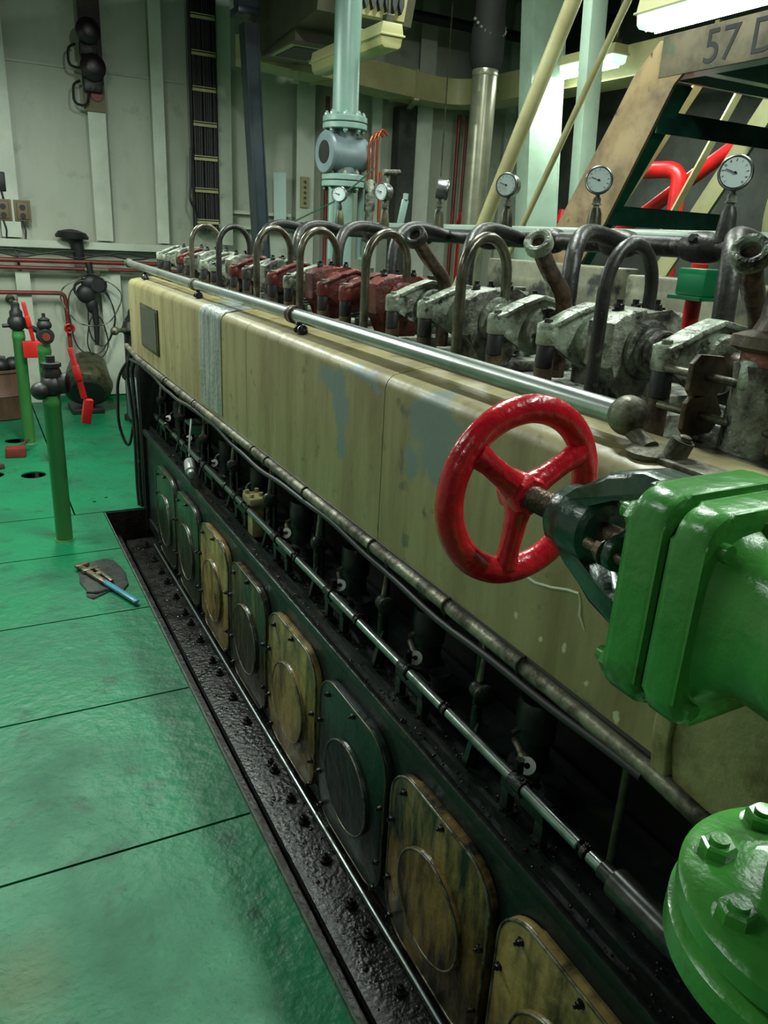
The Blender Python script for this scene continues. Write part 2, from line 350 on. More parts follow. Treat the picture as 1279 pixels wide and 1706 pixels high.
# walls
m = MB(); m.b2((-2.6, 8.1, -.9), (6.1, 8.2, 4.2)); struct(m, 'wall_back', m_wall)
m = MB(); m.b2((-2.7, -2.7, -.9), (-2.6, 8.2, 4.2)); struct(m, 'wall_left', m_wall)
m = MB(); m.b2((6.0, -2.7, -.9), (6.1, 8.1, 4.2)); struct(m, 'wall_right', m_darkwall)
m = MB(); m.b2((-2.6, -2.7, -.9), (6.0, -2.6, 4.2)); struct(m, 'wall_rear', m_darkwall)
m = MB(); m.b2((-2.7, -2.7, 4.2), (6.1, 8.2, 4.3)); struct(m, 'ceiling', m_ceil)
# frames of the hull: upright stiffeners welded to the back wall (web + flange), lower and upper runs
n = 2
def stiff(x0, x1, z0, z1, mm=m_wallw, d=.12):
    global n; n += 1
    m = MB(); m.b2((x0, 8.1-d, z0), (x1, 8.1-d+.015, z1)); m.b2(((x0+x1)/2-.01, 8.1-d+.015, z0), ((x0+x1)/2+.01, 8.1, z1)); struct(m, 'trim_%d' % n, mm)
for x0, x1, z0, z1 in ((-.45, -.28, 0, 4.1), (.33, .49, 1.49, 4.1), (.40, .52, 0, 1.2), (1.12, 1.27, 1.49, 4.1), (1.13, 1.31, 0.05, 1.22), (1.68, 1.79, 1.49, 4.1), (2.29, 2.42, 1.5, 4.1),
                       (3.09, 3.28, .1, 4.1), (3.92, 4.03, .1, 4.1), (4.45, 4.64, .1, 4.1), (5.15, 5.30, .1, 4.1), (5.6, 5.72, .1, 4.1)): stiff(x0, x1, z0, z1)
m = MB(); m.b2((-2.6, 7.95, 1.41), (1.86, 8.1, 1.475)); struct(m, 'trim_20', m_wallw)
m = MB(); m.b2((2.27, 7.97, 1.66), (3.05, 8.1, 1.69)); m.b2((2.42, 8.02, 1.80), (3.05, 8.1, 1.83)); struct(m, 'trim_21', m_wallw)
m = MB(); m.b2((4.22, 7.95, .1), (4.42, 8.1, 2.95)); struct(m, 'trim_22', m_darkwall)
m = MB(); m.b2((-2.6, 8.085, 2.9), (2.0, 8.1, 2.92)); m.b2((-2.6, 8.09, 2.18), (.32, 8.1, 2.19)); struct(m, 'trim_23', m_wall)
# dark deck beams overhead
n = 30
for y in (1.6, 3.6, 5.6, 7.2):
    n += 1; m = MB(); m.b2((-2.6, y, 3.92), (6.0, y+.02, 4.2)); m.b2((-2.6, y-.06, 3.9), (6.0, y+.08, 3.92)); struct(m, 'trim_%d' % n, m_ceil)

# ================================================================ ENGINE
P = .472
Y0, Y1 = -.75, 4.62
eng = thing('engine_block', (1.2, 2.2, -.16), 'long black engine block standing in the bilge beside the green deck', 'engine')
m = MB(); m.prism([(.85, -.14), (.85, .50), (1.12, .50), (1.12, -.14)], 1, Y0, Y1, bev=.004); m.done('crankcase', m_block, eng)
m = MB(); m.b2((.832, Y0, .475), (.85, Y1, .508), bev=.004); m.b2((.872, Y0, .50), (.884, Y1, .522)); m.b2((.93, Y0, .50), (.94, Y1, .512)); m.b2((.84, Y0, -.11), (.85, Y1, -.06)); m.done('ledge_lip', m_block, eng)
m = MB(); m.b2((.672, Y0, -.15), (.87, 4.45, -.118), bev=.004); m.done('bed_flange', m_oil, eng)
m = MB(); m.tube([(.806, Y0, -.108), (.806, 4.3, -.108)], .0085, 12); plab(m.done('polished_bar', m_shaft, eng), 'thin shiny bar along the foot of the engine')
for y in (4.316, 4.089, 3.913, 3.773, 3.581, 3.396, 3.283, 3.107, 2.91, 2.802, 2.608, 2.43, 2.156, 2.12, 1.962, 1.847, 1.67, 1.489, 1.38, 1.198, 1.02, .86):
    m = MB(); m.cyl((.764, y, -.118), (.764, y, -.110), .019, n=20); m.hexb((.764, y, -.11), (0, 0, 1), .0125, .013); m.cyl((.764, y, -.10), (.764, y, -.088), .0055, n=10); m.done('hold_down_bolt', m_oil, eng)
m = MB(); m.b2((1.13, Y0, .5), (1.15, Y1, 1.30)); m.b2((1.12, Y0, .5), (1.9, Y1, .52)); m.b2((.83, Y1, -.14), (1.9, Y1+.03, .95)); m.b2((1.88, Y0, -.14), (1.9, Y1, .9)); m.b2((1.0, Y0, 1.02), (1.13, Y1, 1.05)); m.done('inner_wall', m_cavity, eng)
for k in range(-2, 9):
    y = 1.05+P*k+.22
    if Y0 < y < Y1-.15:
        m = MB(); m.b2((1.06, y-.17, 1.02), (1.46, y+.17, 1.34), bev=.012); m.b2((1.10, y-.13, 1.34), (1.42, y+.14, 1.37), bev=.01)
        for dx, dy in ((1.12, -.11), (1.12, .11), (1.4, -.11), (1.4, .11)): m.cyl((dx, y+dy, 1.36), (dx, y+dy, 1.40), .013, n=8)
        m.cyl((1.30, y-.04, 1.36), (1.30, y-.04, 1.45), .035, .03, n=18); m.cyl((1.2, y+.05, 1.36), (1.2, y+.05, 1.42), .03, n=18)
        m.done('cylinder_head', m_cast, eng)
# inspection doors
def door(cy, name_mat, label, disc_mat=None):
    t = thing('inspection_door', (.84, cy, -.09), label, 'engine door', 'crankcase inspection doors')
    m = MB(); m.prism(rrect(cy-.221, cy+.221, -.095, .412, .105), 0, .826, .849, bev=.006)
    m.prism(rrect(cy-.217, cy+.217, -.091, .408, .10), 0, .8225, .827, bev=.003); m.done('cover_plate', name_mat, t)
    m = MB(); c = (.8, cy+.02, .14)
    m.lathe([(.134, .0), (.140, -.008), (.140, -.020)], (.809, cy, .14), (-1, 0, 0), 48); 
    m.done('round_boss', disc_mat or name_mat, t)
    m = MB(); m.torus((.8105, cy, .14), (1, 0, 0), .138, .0035, 48, 8); m.done('boss_rim', m_worn, t)
    m = MB(); m.tube([(.8235, y_, z_) for y_, z_ in rrect(cy-.219, cy+.219, -.093, .410, .103)], .0035, 8, closed=True, cap=False); m.done('edge_highlight', m_worn if name_mat is m_gold or name_mat is m_gold2 else m_dirty, t)  # thin paler tube stands in for the highlight along the door rim
    for a, b in ((-.203, .04), (-.203, .22), (.203, .05), (.203, .24), (-.02, .392), (.15, .362), (-.19, -.06), (.18, -.06)):
        m = MB(); m.hexb((.823, cy+a, b), (-1, 0, 0), .008, .010); m.cyl((.813, cy+a, b), (.806, cy+a, b), .004, n=8); m.done('bolt', m_oil, t)
    return t
DL = [(m_gold, 'olive gold oil-stained oval-topped door, nearest of the row, cut off by the bottom of the picture'),
      (m_gold2, 'brown and gold streaked engine door with the largest round boss, second nearest of the row'),
      (m_dkdoor, 'clean dark green engine door between two golden ones, third nearest of the row'),
      (m_gold, 'bright khaki engine door with oil streaks just past the dark green one'),
      (m_mix, 'blackened engine door with golden smears between two khaki ones'),
      (m_gold, 'narrow-looking golden engine door, the farthest of the golden ones'),
      (m_olive, 'dark olive engine door second from the far end of the row'),
      (m_olive, 'dark olive engine door at the far end of the row beside the pit')]
for k, (mm, lb) in enumerate(DL): door(.715+P*k, mm, lb)
# long khaki cover
cov = thing('long_cover', COVER_O, 'long khaki metal cover running along the engine side under the chrome tube', 'engine cover')
CP = [(.80, .968), (.80, 1.335), (.806, 1.352), (.82, 1.364), (.90, 1.378), (.94, 1.378), (.94, 1.36), (.90, 1.36), (.825, 1.346), (.815, 1.335), (.815, .968)]
YC0, YC1 = .63, 4.62
for ya, yb in ((YC0, 1.508), (1.511, 2.507), (2.51, 3.745), (3.748, YC1)):
    m = MB(); m.prism(CP, 1, ya, yb); m.done('cover_panel', m_khaki, cov)
m = MB(); m.prism([(.80, .968), (.80, 1.335), (.806, 1.352), (.82, 1.364), (.90, 1.378), (.94, 1.378), (.94, .968)], 1, YC1, YC1+.012); m.done('end_plate', m_khaki, cov)
m = MB(); m.tube([(.803, YC0, .966), (.803, YC1, .966)], .006, 8); m.done('bottom_lip', m_black, cov)
m = MB(); m.b2((.793, 3.875, 1.045), (.80, 4.29, 1.268), bev=.002); plab(m.done('nameplate', m_dirty, cov), 'dark rectangular plate at the far end of the cover')
m = MB(); m.b2((.7905, 3.90, 1.06), (.7935, 4.265, 1.252)); m.done('nameplate_face', m_plate, cov)
# wrapped foil tape over the cover
tp = [(.797, .985), (.797, 1.336), (.803, 1.3545), (.818, 1.367), (.86, 1.3745), (.93, 1.3815), (.93, 1.3785), (.86, 1.3715), (.819, 1.3640), (.8055, 1.352), (.7995, 1.335), (.7995, .985)]
for i, (ya, yb) in enumerate(((2.80, 2.99), (2.96, 3.10))):
    m = MB(); m.prism([(x-(.0008*i), z) for x, z in tp], 1, ya, yb); plab(m.done('foil_tape', m_tape, cov), 'silver tape wrapped down over the cover')
# painted scratch: a thin raised smear of old white paint
m = MB(); m.tube([(.7995, y, z) for y, z in ((.99, 1.126), (.965, 1.114), (.93, 1.112), (.89, 1.121), (.85, 1.134), (.824, 1.139))], .0026, 6); m.tube([(.7995, y, z) for y, z in ((.824, 1.139), (.818, 1.125), (.815, 1.105), (.80, 1.085))], [.002, .0022, .0034, .001], 6); plab(m.done('white_scratch', m_hdw, cov), 'white scratch shaped like a bent hook')
# rounded khaki housing past the near end of the cover
hs = thing('end_housing', (.86, .35, .93), 'rounded brown-stained khaki housing behind the big green valve', 'engine housing')
m = MB(); m.prism([(.79, 1.02), (.80, .95), (.84, .915), (.95, .90), (1.0, .9), (1.0, 1.33), (.90, 1.37), (.81, 1.33), (.79, 1.25)], 1, .0, .60, bev=.012); m.done('housing_shell', m_khaki2, hs)
m = MB(); m.prism([(.784, 1.02), (.793, .945), (.84, .908), (.95, .893), (.95, 1.375), (.90, 1.378), (.80, 1.336), (.784, 1.25)], 1, .60, .628, bev=.004); m.done('gasket_flange', m_khaki2, hs)
# chrome tube along the cover
rl = thing('chrome_rail', (.87, 2.9, 1.395), 'long chrome tube lying along the top of the khaki cover', 'rail')
m = MB(); m.tube([(.87, .86, 1.413), (.87, 2.3, 1.417), (.87, 3.5, 1.42), (.87, 5.0, 1.432)], .0195, 24); m.done('tube', m_chrome, rl)
for y, z, r_ in ((2.255, 1.417, .027), (3.43, 1.42, .026), (4.96, 1.4315, .025)):
    m = MB(); m.lathe([(.021, -.02), (r_, -.018), (r_, -.004), (r_-.003, 0), (r_, .004), (r_, .016), (.021, .02)], (.87, y, z), (0, 1, 0), 24); c = m.done('collar', m_stem if y < 3 else m_worn, rl)
for y in (2.20, 3.37, 4.48):
    m = MB(); m.tube([(.872, y+.02, 1.408), (.862, y-.005, 1.39), (.85, y-.02, 1.380)], .010, 10); m.lathe([(.013, 0), (.016, .004), (.016, .022), (.012, .026)], (.866, y-.03, 1.372), (-.25, -.5, .35), 16); m.done('support_bracket', m_oil, rl)
m = MB(); m.ball((.87, .85, 1.414), .031, n=32); m.tube([(.87, .85, 1.40), (.868, .815, 1.385), (.866, .795, 1.375)], [.014, .012, .016], 14); plab(m.done('end_ball', m_worn, rl), 'tarnished steel ball at the near end of the tube')
m = MB(); m.lathe([(.04, 0), (.042, .008), (.034, .013), (.028, .014)], (.866, .785, 1.368), (0, 0, 1), 28); m.cyl((.866, .75, 1.37), (.872, .742, 1.402), .017, n=20); m.hexb((.873, .740, 1.4025), (.1, -.2, 1), .009, .006); m.b2((.84, .55, 1.366), (1.0, .80, 1.376), bev=.003); m.done('foot', m_worn, rl)
# conduit and hose under the cover
cd = thing('conduit', (.79, 2.4, .93), 'mottled grey conduit pipe slung along the bottom edge of the khaki cover', 'pipe')
m = MB(); m.tube([(.797, 4.78, .975), (.796, 4.4, .95), (.796, 3.5, .952), (.796, 2.5, .953), (.796, 1.4, .952), (.796, .8, .95), (.797, .62, .945), (.80, .4, .92)], .0150, 14); m.done('pipe', m_worn, cd)
for y in (3.74, 3.2, 2.42, 2.28, 1.95, 1.52, 1.18, .93):
    m = MB(); m.torus((.796, y, .9525), (0, 1, 0), .0165, .0028, 20, 8); m.done('clamp', m_dirty, cd)
hp = []
for i in range(64):
    y = 4.6-i*.063; hp.append((.786+.005*math.sin(y*5), y, .934-.009*(1+math.sin(y*5.3+1))-.0025*math.sin(y*17)))
m = MB(); m.tube(hp, .0078, 10); tag(m.done('hose', m_black), 'black hose sagging just under the mottled conduit', 'hose')
m = MB(); m.tube([(x, y, z+.004) for x, y, z in hp[2:22]], .0045, 8); tag(m.done('thin_cable', m_dirty), 'thin pale cable twisted over the far half of the sagging hose', 'cable')
# shaft over the ledge
sh = thing('control_shaft', (.872, 2.2, .63), 'polished control shaft running over the engine ledge in short bright sections', 'shaft')
ys = [(.70, .775), (.80, .965), (1.0, 1.25), (1.275, 1.43), (1.46, 1.72), (1.745, 1.915), (1.94, 2.19), (2.23, 2.38), (2.42, 2.70), (2.78, 3.0), (3.03, 3.32), (3.42, 3.62), (3.72, 3.95), (4.15, 4.35)]
for a, b in ys:
    m = MB(); m.cyl((.868, a, .636), (.868, b, .636), .0125, n=20, bev=.002); m.done('bright_section', m_shaft, sh)
m = MB(); m.tube([(.868, .3, .636), (.868, 4.42, .636)], .007, 12); m.done('core', m_oil, sh)
for a, b in ys:
    m = MB(); m.lathe([(.010, 0), (.015, .002), (.015, .012), (.010, .014)], (.868, b+.002, .636), (0, 1, 0), 18); m.hexb((.868, b+.009, .65), (-.3, 0, 1), .004, .006); m.done('coupling', m_oil, sh)
m = MB(); m.lathe([(.012, 0), (.017, .004), (.017, .03), (.027, .036), (.028, .16), (.026, .17), (.020, .34), (.012, .345)], (.868, .745, .636), (0, -1, 0), 30); plab(m.done('end_sleeve', m_sleeve, sh), 'thick dark tapered sleeve at the near end of the shaft')
# portal brackets that carry the shaft
def portal(y, label):
    t = thing('shaft_bracket', (.875, y, .508), label, 'bracket', 'portal brackets under the control shaft')
    m = MB(); m.b2((.883, y-.070, .52), (.903, y-.044, .60), bev=.002); m.b2((.883, y+.044, .52), (.903, y+.070, .60), bev=.002); m.b2((.880, y-.070, .578), (.905, y+.070, .622), bev=.003); m.b2((.876, y-.075, .508), (.91, y-.035, .524)); m.b2((.876, y+.035, .508), (.91, y+.075, .524)); m.done('frame', m_block, t)
    m = MB(); m.cyl((.868, y-.02, .636), (.868, y+.02, .636), .0165, n=20); m.b2((.862, y-.015, .61), (.885, y+.015, .632)); m.done('bearing', m_oil, t)
    for dy in (-.055, .055):
        m = MB(); m.hexb((.88, y+dy, .522), (0, 0, 1), .007, .009); m.done('bolt', m_oil, t)
PL = ['nearest', 'second nearest', 'third nearest', 'fourth nearest', 'fifth nearest', 'sixth nearest', 'second farthest', 'farthest']
for k in range(8): portal(.985+P*k-.0, 'dark green portal bracket under the polished shaft, %s of the row' % PL[k])
m = MB(); m.b2((.885, 2.72, .51), (.935, 2.78, .65), bev=.006); m.b2((.87, 2.70, .65), (.94, 2.80, .68), bev=.006)
for x, y in ((.885, 2.72), (.925, 2.73), (.885, 2.78), (.925, 2.785)): m.cyl((x, y, .68), (x, y, .694), .009, n=6)
tag(m.done('governor_link_block', m_khaki2), 'small khaki-stained block with four bolts sitting on the ledge among the linkages', 'block')
m = MB(); m.lathe([(.012, 0), (.026, .008), (.028, .03), (.028, .085), (.02, .09), (.02, .11), (.008, .115)], (.85, 3.56, .60), (-.12, -.8, -.3), 22); m.tube([(.86, 3.60, .61), (.87, 3.62, .70), (.89, 3.66, .78)], .005, 8)
tag(m.done('solenoid', m_ring), 'pale cylindrical solenoid hanging above the two darkest doors', 'solenoid')
# injection pumps with rack rings
def pump(y, label, first=False):
    t = thing('fuel_pump', (1.0, y, .51), label, 'fuel pump', 'fuel pumps in the dark engine recess')
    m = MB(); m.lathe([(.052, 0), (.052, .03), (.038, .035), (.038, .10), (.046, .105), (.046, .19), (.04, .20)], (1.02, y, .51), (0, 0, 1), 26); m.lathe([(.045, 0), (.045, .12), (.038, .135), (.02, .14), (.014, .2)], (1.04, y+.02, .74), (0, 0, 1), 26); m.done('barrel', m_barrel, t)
    m = MB(); m.lathe([(.03, 0), (.03, .02), (.022, .022), (.022, .05), (.028, .052), (.028, .06)], (1.0, y-.10, .51), (0, 0, 1), 20); m.done('tappet_housing', m_barrel, t)
    m = MB(); m.lathe([(.006, 0), (.0075, .005), (.0075, .05), (.012, .055), (.012, .085)], (.955, y-.01, .63), (-.3, -.95, -.08), 16); m.bar((.96, y+.005, .632), (1.0, y-.0, .655), .012, .006); m.done('rack', m_worn, t)
    m = MB(); m.lathe([(.0065, 0), (.0185, 0), (.0185, .006), (.0065, .006)], (.926, y-.095, .628), (-.62, -.6, .5), 26, cap=False, closed=True); plab(m.done('rack_end_ring', m_ring, t), 'pale washer on the end of the rack')
    m = MB(); m.tube(fillet([(.99, y+.10, .96), (.99, y+.10, .80), (1.03, y+.02, .80)], .04), .008, 10); m.tube(fillet([(1.01, y-.12, .99), (.985, y-.12, .74), (1.04, y-.08, .72)], .04), .007, 10); m.tube([(.97, y+.16, .51), (.97, y+.16, .96)], .009, 10); m.done('fuel_pipes', m_dirty if first else m_barrel, t)
    m = MB(); m.bar((.90, y-.10, .64), (.955, y-.05, .60), .016, .006); m.bar((.87, y-.16, .645), (.93, y-.12, .60), .012, .008); m.cyl((.9, y-.10, .625), (.9, y-.10, .655), .01, n=14); m.done('link_lever', m_oil, t)
for k in range(-1, 8): pump(1.125+P*k, 'dark fuel pump with pale ring end under the khaki cover, %s' % (PL+['farthest of all'])[k+1] if k < 7 else 'dark fuel pump at the far end of the recess', k == -1)
# small dark linkages and studs on the ledge, one per gap
for k in range(8):
    y = 1.22+P*k
    t = thing('stub_valve', (.93, y, .51), 'stubby dark drain fitting beside the shaft, %s of the row' % PL[k], 'fitting', 'drain fittings on the engine ledge')
    m = MB(); m.tube([(.925, y, .51), (.925, y, .60)], [.016, .01], 12); m.bar((.895, y-.015, .51), (.925, y-.01, .62), .01, .016); m.done('stem', m_block, t)
    m = MB(); m.ball((.925, y, .70), .024, n=16); m.lathe([(.02, 0), (.026, .004), (.026, .014), (.02, .018)], (.925, y-.018, .70), (-.3, -1, 0), 20); m.tube([(.925, y, .60), (.925, y, .70)], .013, 10); m.done('body', m_oil, t)
    m = MB(); m.tube([(.925, y, .72), (.93, y, .78), (.94, y+.02, .83)], [.008, .006, .006], 8); m.done('riser', m_worn, t)
# oily grit scattered over the ledge and the bed flange
rg = random.Random(3)
m = MB()
for i in range(900):
    if i % 3: x, y, z = rg.uniform(.845, .93), rg.uniform(.35, 4.4), .509
    else: x, y, z = rg.uniform(.69, .795), rg.uniform(.8, 4.3), -.117
    s_ = rg.uniform(.0012, .0042) if rg.random() < .85 else rg.uniform(.004, .008)
    g_ = bmesh.ops.create_icosphere(m.b, subdivisions=1, radius=s_)['verts']
    for v_ in g_: v_.co = Vector((v_.co.x*rg.uniform(.7, 1.5)+x, v_.co.y*rg.uniform(.7, 1.5)+y, v_.co.z*.7+z))
tag(m.done('oily_grit', m_oil, ang=20), 'oily black grit caked along the engine ledge and foot flange', 'grit', kind='stuff')
# ================================================================ TOP OF THE ENGINE
def rocker(k, sw, label):
    y = 1.05+P*k
    t = thing('rocker_gear', (1.10, y, 1.38), label, 'rocker gear', 'rocker gear on the cylinder heads')
    a, b, hub = sw
    hx, hz = 1.105, 1.478
    # bearing pedestal
    m = MB(); m.prism([(hx-.05, 1.38), (hx-.055, 1.42), (hx-.085, 1.445), (hx-.085, 1.525), (hx-.06, 1.542), (hx-.01, 1.552), (hx+.05, 1.542), (hx+.085, 1.545), (hx+.088, 1.51), (hx+.075, 1.44), (hx+.05, 1.41), (hx+.05, 1.38)], 1, y+.012, y+.085, bev=.008)
    m.lathe([(.046, 0), (.054, .004), (.056, .010), (.05, .016), (.05, .04)], (hx, y, hz), (0, 1, 0), 32); m.done('bearing_pedestal', hub, t)
    m = MB(); m.lathe([(.012, .006), (.014, 0), (.022, 0), (.024, .004), (.030, .004), (.033, 0), (.038, 0), (.040, .005), (.040, .013), (.034, .016), (.034, .020), (.042, .023), (.042, .045)], (hx, y-.034, hz), (0, 1, 0), 36); m.done('shaft_end_cap', hub, t)
    m = MB(); m.cyl((hx, y, hz), (hx, y+.42, hz), .024, n=20); m.done('rocker_shaft', m_rust, t)
    for dx in (-.04, .0, .055):
        m = MB(); m.hexb((hx+dx, y+.055, 1.545), (0, 0, 1), .010, .012); m.cyl((hx+dx, y+.055, 1.55), (hx+dx, y+.055, 1.565), .006, n=10); m.done('stud_nut', m_oil, t)
    for j, (dy, mm) in enumerate(((.165, a), (.335, b))):
        yy = y+dy
        m = MB()
        # tapered I-section arm: pushrod end, hub, valve end
        top = [(.985, 1.506), (1.01, 1.514), (1.05, 1.532), (1.10, 1.548), (1.16, 1.536), (1.22, 1.508), (1.262, 1.496)]
        bot = [(1.262, 1.464), (1.20, 1.454), (1.14, 1.428), (1.09, 1.421), (1.04, 1.446), (1.01, 1.468), (.985, 1.471)]
        m.prism(top+bot, 1, yy-.011, yy+.011, bev=.004)
        for f0 in (top,):
            for i in range(len(f0)-1): m.bar((f0[i][0], yy, f0[i][1]-.003), (f0[i+1][0], yy, f0[i+1][1]-.003), .044, .010) if False else m.box(((f0[i][0]+f0[i+1][0])/2, yy, (f0[i][1]+f0[i+1][1])/2-.003), (f0[i+1][0]-f0[i][0]+.004, .042, .010), rot=Matrix.Rotation(-math.atan2(f0[i+1][1]-f0[i][1], f0[i+1][0]-f0[i][0]), 3, 'Y'), bev=.003)
        m.lathe([(.046, -.032), (.05, -.028), (.05, .028), (.046, .032)], (hx, yy, hz), (0, 1, 0), 28)
        m.lathe([(.019, 0), (.021, .003), (.021, .036), (.017, .042)], (.995, yy, 1.468), (0, 0, 1), 20)
        m.lathe([(.018, 0), (.018, .036), (.014, .042)], (1.262, yy, 1.458), (0, 0, 1), 18)
        m.done('rocker_arm', mm, t)
        m = MB(); m.hexb((.995, yy, 1.509), (0, 0, 1), .009, .009); m.done('adjuster', m_cast, t); m = MB(); m.cyl((1.262, yy, 1.49), (1.262, yy, 1.53), .007, n=10); m.hexb((1.262, yy, 1.500), (0, 0, 1), .011, .01); m.done('lock_nut', m_cast, t)
        m = MB(); m.lathe([(.015, 0), (.0175, .003), (.0175, .045), (.014, .05)], (.995, yy, 1.422), (0, 0, 1), 20); m.done('push_rod_cap', m_black, t)
        m = MB(); m.lathe([(.0185, 0), (.0185, .26), (.0165, .27)], (.997, yy+.002, 1.18), (0, 0, 1), 20); m.done('push_rod_tube', m_rust, t)
        m = MB()
        m.lathe([(.026, 0), (.026, .008), (.012, .010), (.012, .035)], (1.262, yy, 1.426), (0, 0, 1), 20)
        for q in range(6): m.torus((1.262, yy, 1.375+.013*q), (0, 0, 1), .023, .0042, 22, 6)
        m.done('valve_spring', m_barrel, t)
    return t
G = {'g': (m_castg, m_castg, m_cast), 'r': (m_castr, m_castr, m_castr), 'm': (m_castg, m_castr, m_castr), 'n': (m_cast, m_castr, m_cast)}
for k, q, lb in ((-1, 'g', 'silver-grey rocker arms at the right edge of the picture, half behind the rusty clamped pipe'),
                 (0, 'g', 'largest grey rocker gear with a round ringed shaft end just above the steel ball'),
                 (1, 'g', 'grey rocker gear with ringed shaft end between the largest one and the dark red one'),
                 (2, 'r', 'dark red rocker gear, the nearest red one in the row'),
                 (3, 'm', 'rocker gear with a pale green arm and a red hub behind the nearest red one'),
                 (4, 'n', 'grimy grey rocker gear with a red-brown arm in the middle of the far half'),
                 (5, 'g', 'small pale grey rocker gear third from the far end'),
                 (6, 'n', 'small dark rocker gear second from the far end'),
                 (7, 'g', 'farthest pale rocker gear near the red wall pipes')): rocker(k, G[q], lb)
# upside-down U tubes
def utube(k, y, label, mm):
    x0, x1, z = .968, 1.118, 1.652
    pts = [(x0, y, 1.36)]+[((x0+x1)/2-math.cos(a)*(x1-x0)/2, y+.04*(1-math.cos(a))/2, z-.075+.085*math.sin(a)) for a in [PI*i/14 for i in range(15)]]+[(x1, y+.04, 1.40)]
    m = MB(); m.tube(pts, .0120, 14); o = m.done('bent_tube', mm); tag(o, label, 'tube', 'upside-down U tubes over the rocker gear')
for k, (y, mm, lb) in enumerate(((1.045, m_dkpipe, 'black upside-down U tube in front of the largest rocker gear'), (1.495, m_utube, 'stained upside-down U tube second nearest, beside the grey rocker gear'),
                         (1.975, m_utube, 'pale upside-down U tube standing before the nearest red rocker gear'), (2.46, m_utube, 'brownish upside-down U tube, fourth nearest'),
                         (2.90, m_utube, 'light upside-down U tube just right of the dark blue steel column'), (3.40, m_dkpipe, 'dark upside-down U tube just left of the dark blue steel column'),
                         (3.86, m_utube, 'farthest upside-down U tube, at the foot of the cable ladder'))): utube(k, y, lb, mm)
# elbow outlets with open round flanges
for k, (y, lb) in enumerate(((.80, 'open round-mouthed elbow pipe at the right edge of the picture'), (1.285, 'open round-mouthed elbow pipe left of the black U tube'), (1.77, 'smaller dark round-mouthed elbow in the middle of the row'))):
    t = thing('outlet_elbow', (1.09, y, 1.45), lb, 'elbow pipe', 'open elbow outlets above the rocker gear')
    d = Vector((-.62, -.35, .55)).normalized(); c = Vector((.998, y-.008, 1.655))
    m = MB(); m.tube(fillet([c-d*.0, c-d*.075, (1.13, y+.05, 1.55), (1.13, y+.05, 1.38)], .035), .0175, 18); m.done('bend', m_stem, t)
    m = MB(); m.lathe([(.012, -.006), (.014, .008), (.019, .012), (.025, .012), (.028, .008), (.028, -.010), (.025, -.013), (.012, -.013)], c, d, 32, cap=False, closed=True); m.done('mouth_flange', m_castg if k < 2 else m_dkpipe, t)
    m = MB(); m.lathe([(.001, -.004), (.0125, -.004), (.0125, -.012), (.001, -.012)], c, d, 20); m.done('plug', m_oil, t)
    m = MB(); m.box((1.13, y+.05, 1.455), (.075, .05, .014), bev=.004); m.hexb((1.102, y+.05, 1.462), (0, 0, 1), .008, .012); m.hexb((1.158, y+.05, 1.462), (0, 0, 1), .008, .012); m.done('foot_flange', m_cast, t)
# header pipe with joints and branches
hd = thing('header_pipe', (1.7, 2.6, 1.64), 'dark header pipe with bulging joints running above the rocker gear', 'pipe')
m = MB(); m.tube([(1.7, -.2, 1.665), (1.7, 4.7, 1.672)], .026, 18); m.done('pipe', m_dkpipe, hd)
for y in (1.22, 1.50, 1.80, 2.12, 2.46, 2.95, 3.4, 3.9, 4.3):
    m = MB(); m.lathe([(.026, -.06), (.035, -.045), (.040, -.015), (.040, .015), (.035, .045), (.026, .06)], (1.7, y, 1.667), (0, 1, 0), 18); m.hexb((1.666, y, 1.685), (-1, -.3, .4), .012, .014); m.done('joint', m_dkpipe if y < 2.4 else m_oil, hd)
for k in range(-1, 6):
    y = 1.55+.478*k
    m = MB(); m.tube(fillet([(1.7, y+.22, 1.665), (1.52, y+.18, 1.70), (1.36, y+.05, 1.66), (1.34, y+.02, 1.42)], .12), .022, 16); m.done('branch', m_dkpipe, hd)
# pressure gauges
def gauge(y, x=1.7, z=1.84, r=.036, ang=0, tilt=0, label='', s=1.):
    t = thing('pressure_gauge', (x, y, 1.69), label, 'pressure gauge', 'round pressure gauges on the header pipe')
    d = Vector((math.sin(ang)*-1, -math.cos(ang), 0)); d = Vector((d.x, d.y, tilt)).normalized(); c = Vector((x, y, z)); r *= s
    m = MB(); m.lathe([(r*.86, .030), (r*.98, .032), (r*1.06, .028), (r*1.06, .022), (r*.98, .020), (r*.98, -.012), (r*.9, -.016)], c, d, 36); m.done('case', m_shaft, t)
    m = MB(); m.lathe([(.0005, .0325), (r*.87, .0325)], c, d, 32, cap=False); m.done('dial', m_glass, t)
    u, v, w = basis(d); f = c+w*.0335
    m = MB()
    zz = Vector((0, 0, 1)); hh = zz.cross(w).normalized()
    for q in range(11):
        a = math.radians(225-27*q); dd = hh*math.cos(a)+zz*math.sin(a); m.bar(f+dd*r*.66, f+dd*r*.80, .0012, .0008)
    m.done('scale_marks', m_ink, t)
    m = MB(); a = math.radians(160); dd = hh*math.cos(a)+zz*math.sin(a); m.bar(f-dd*r*.15, f+dd*r*.6, .0025, .001); m.cyl(f-w*.001, f+w*.001, .003, n=12); m.done('needle', m_ink, t)
    m = MB(); m.cyl((x, y, z-.02), (x, y, z-.052), .007, n=12); m.hexb((x, y, z-.066), (0, 0, 1), .012, .02); m.cyl((x, y, z-.08), (x, y, z-.064), .009, n=12); m.done('connector', m_cast, t)
    m = MB(); m.lathe([(.025, 0), (.023, .03), (.019, .07), (.013, .085)], (x, y, 1.68), (0, 0, 1), 18); m.done('stand_pipe', m_dkpipe if y < 1.6 else m_dirty, t)
gauge(3.79, ang=.62, label='farthest pressure gauge, in front of the grey valve')
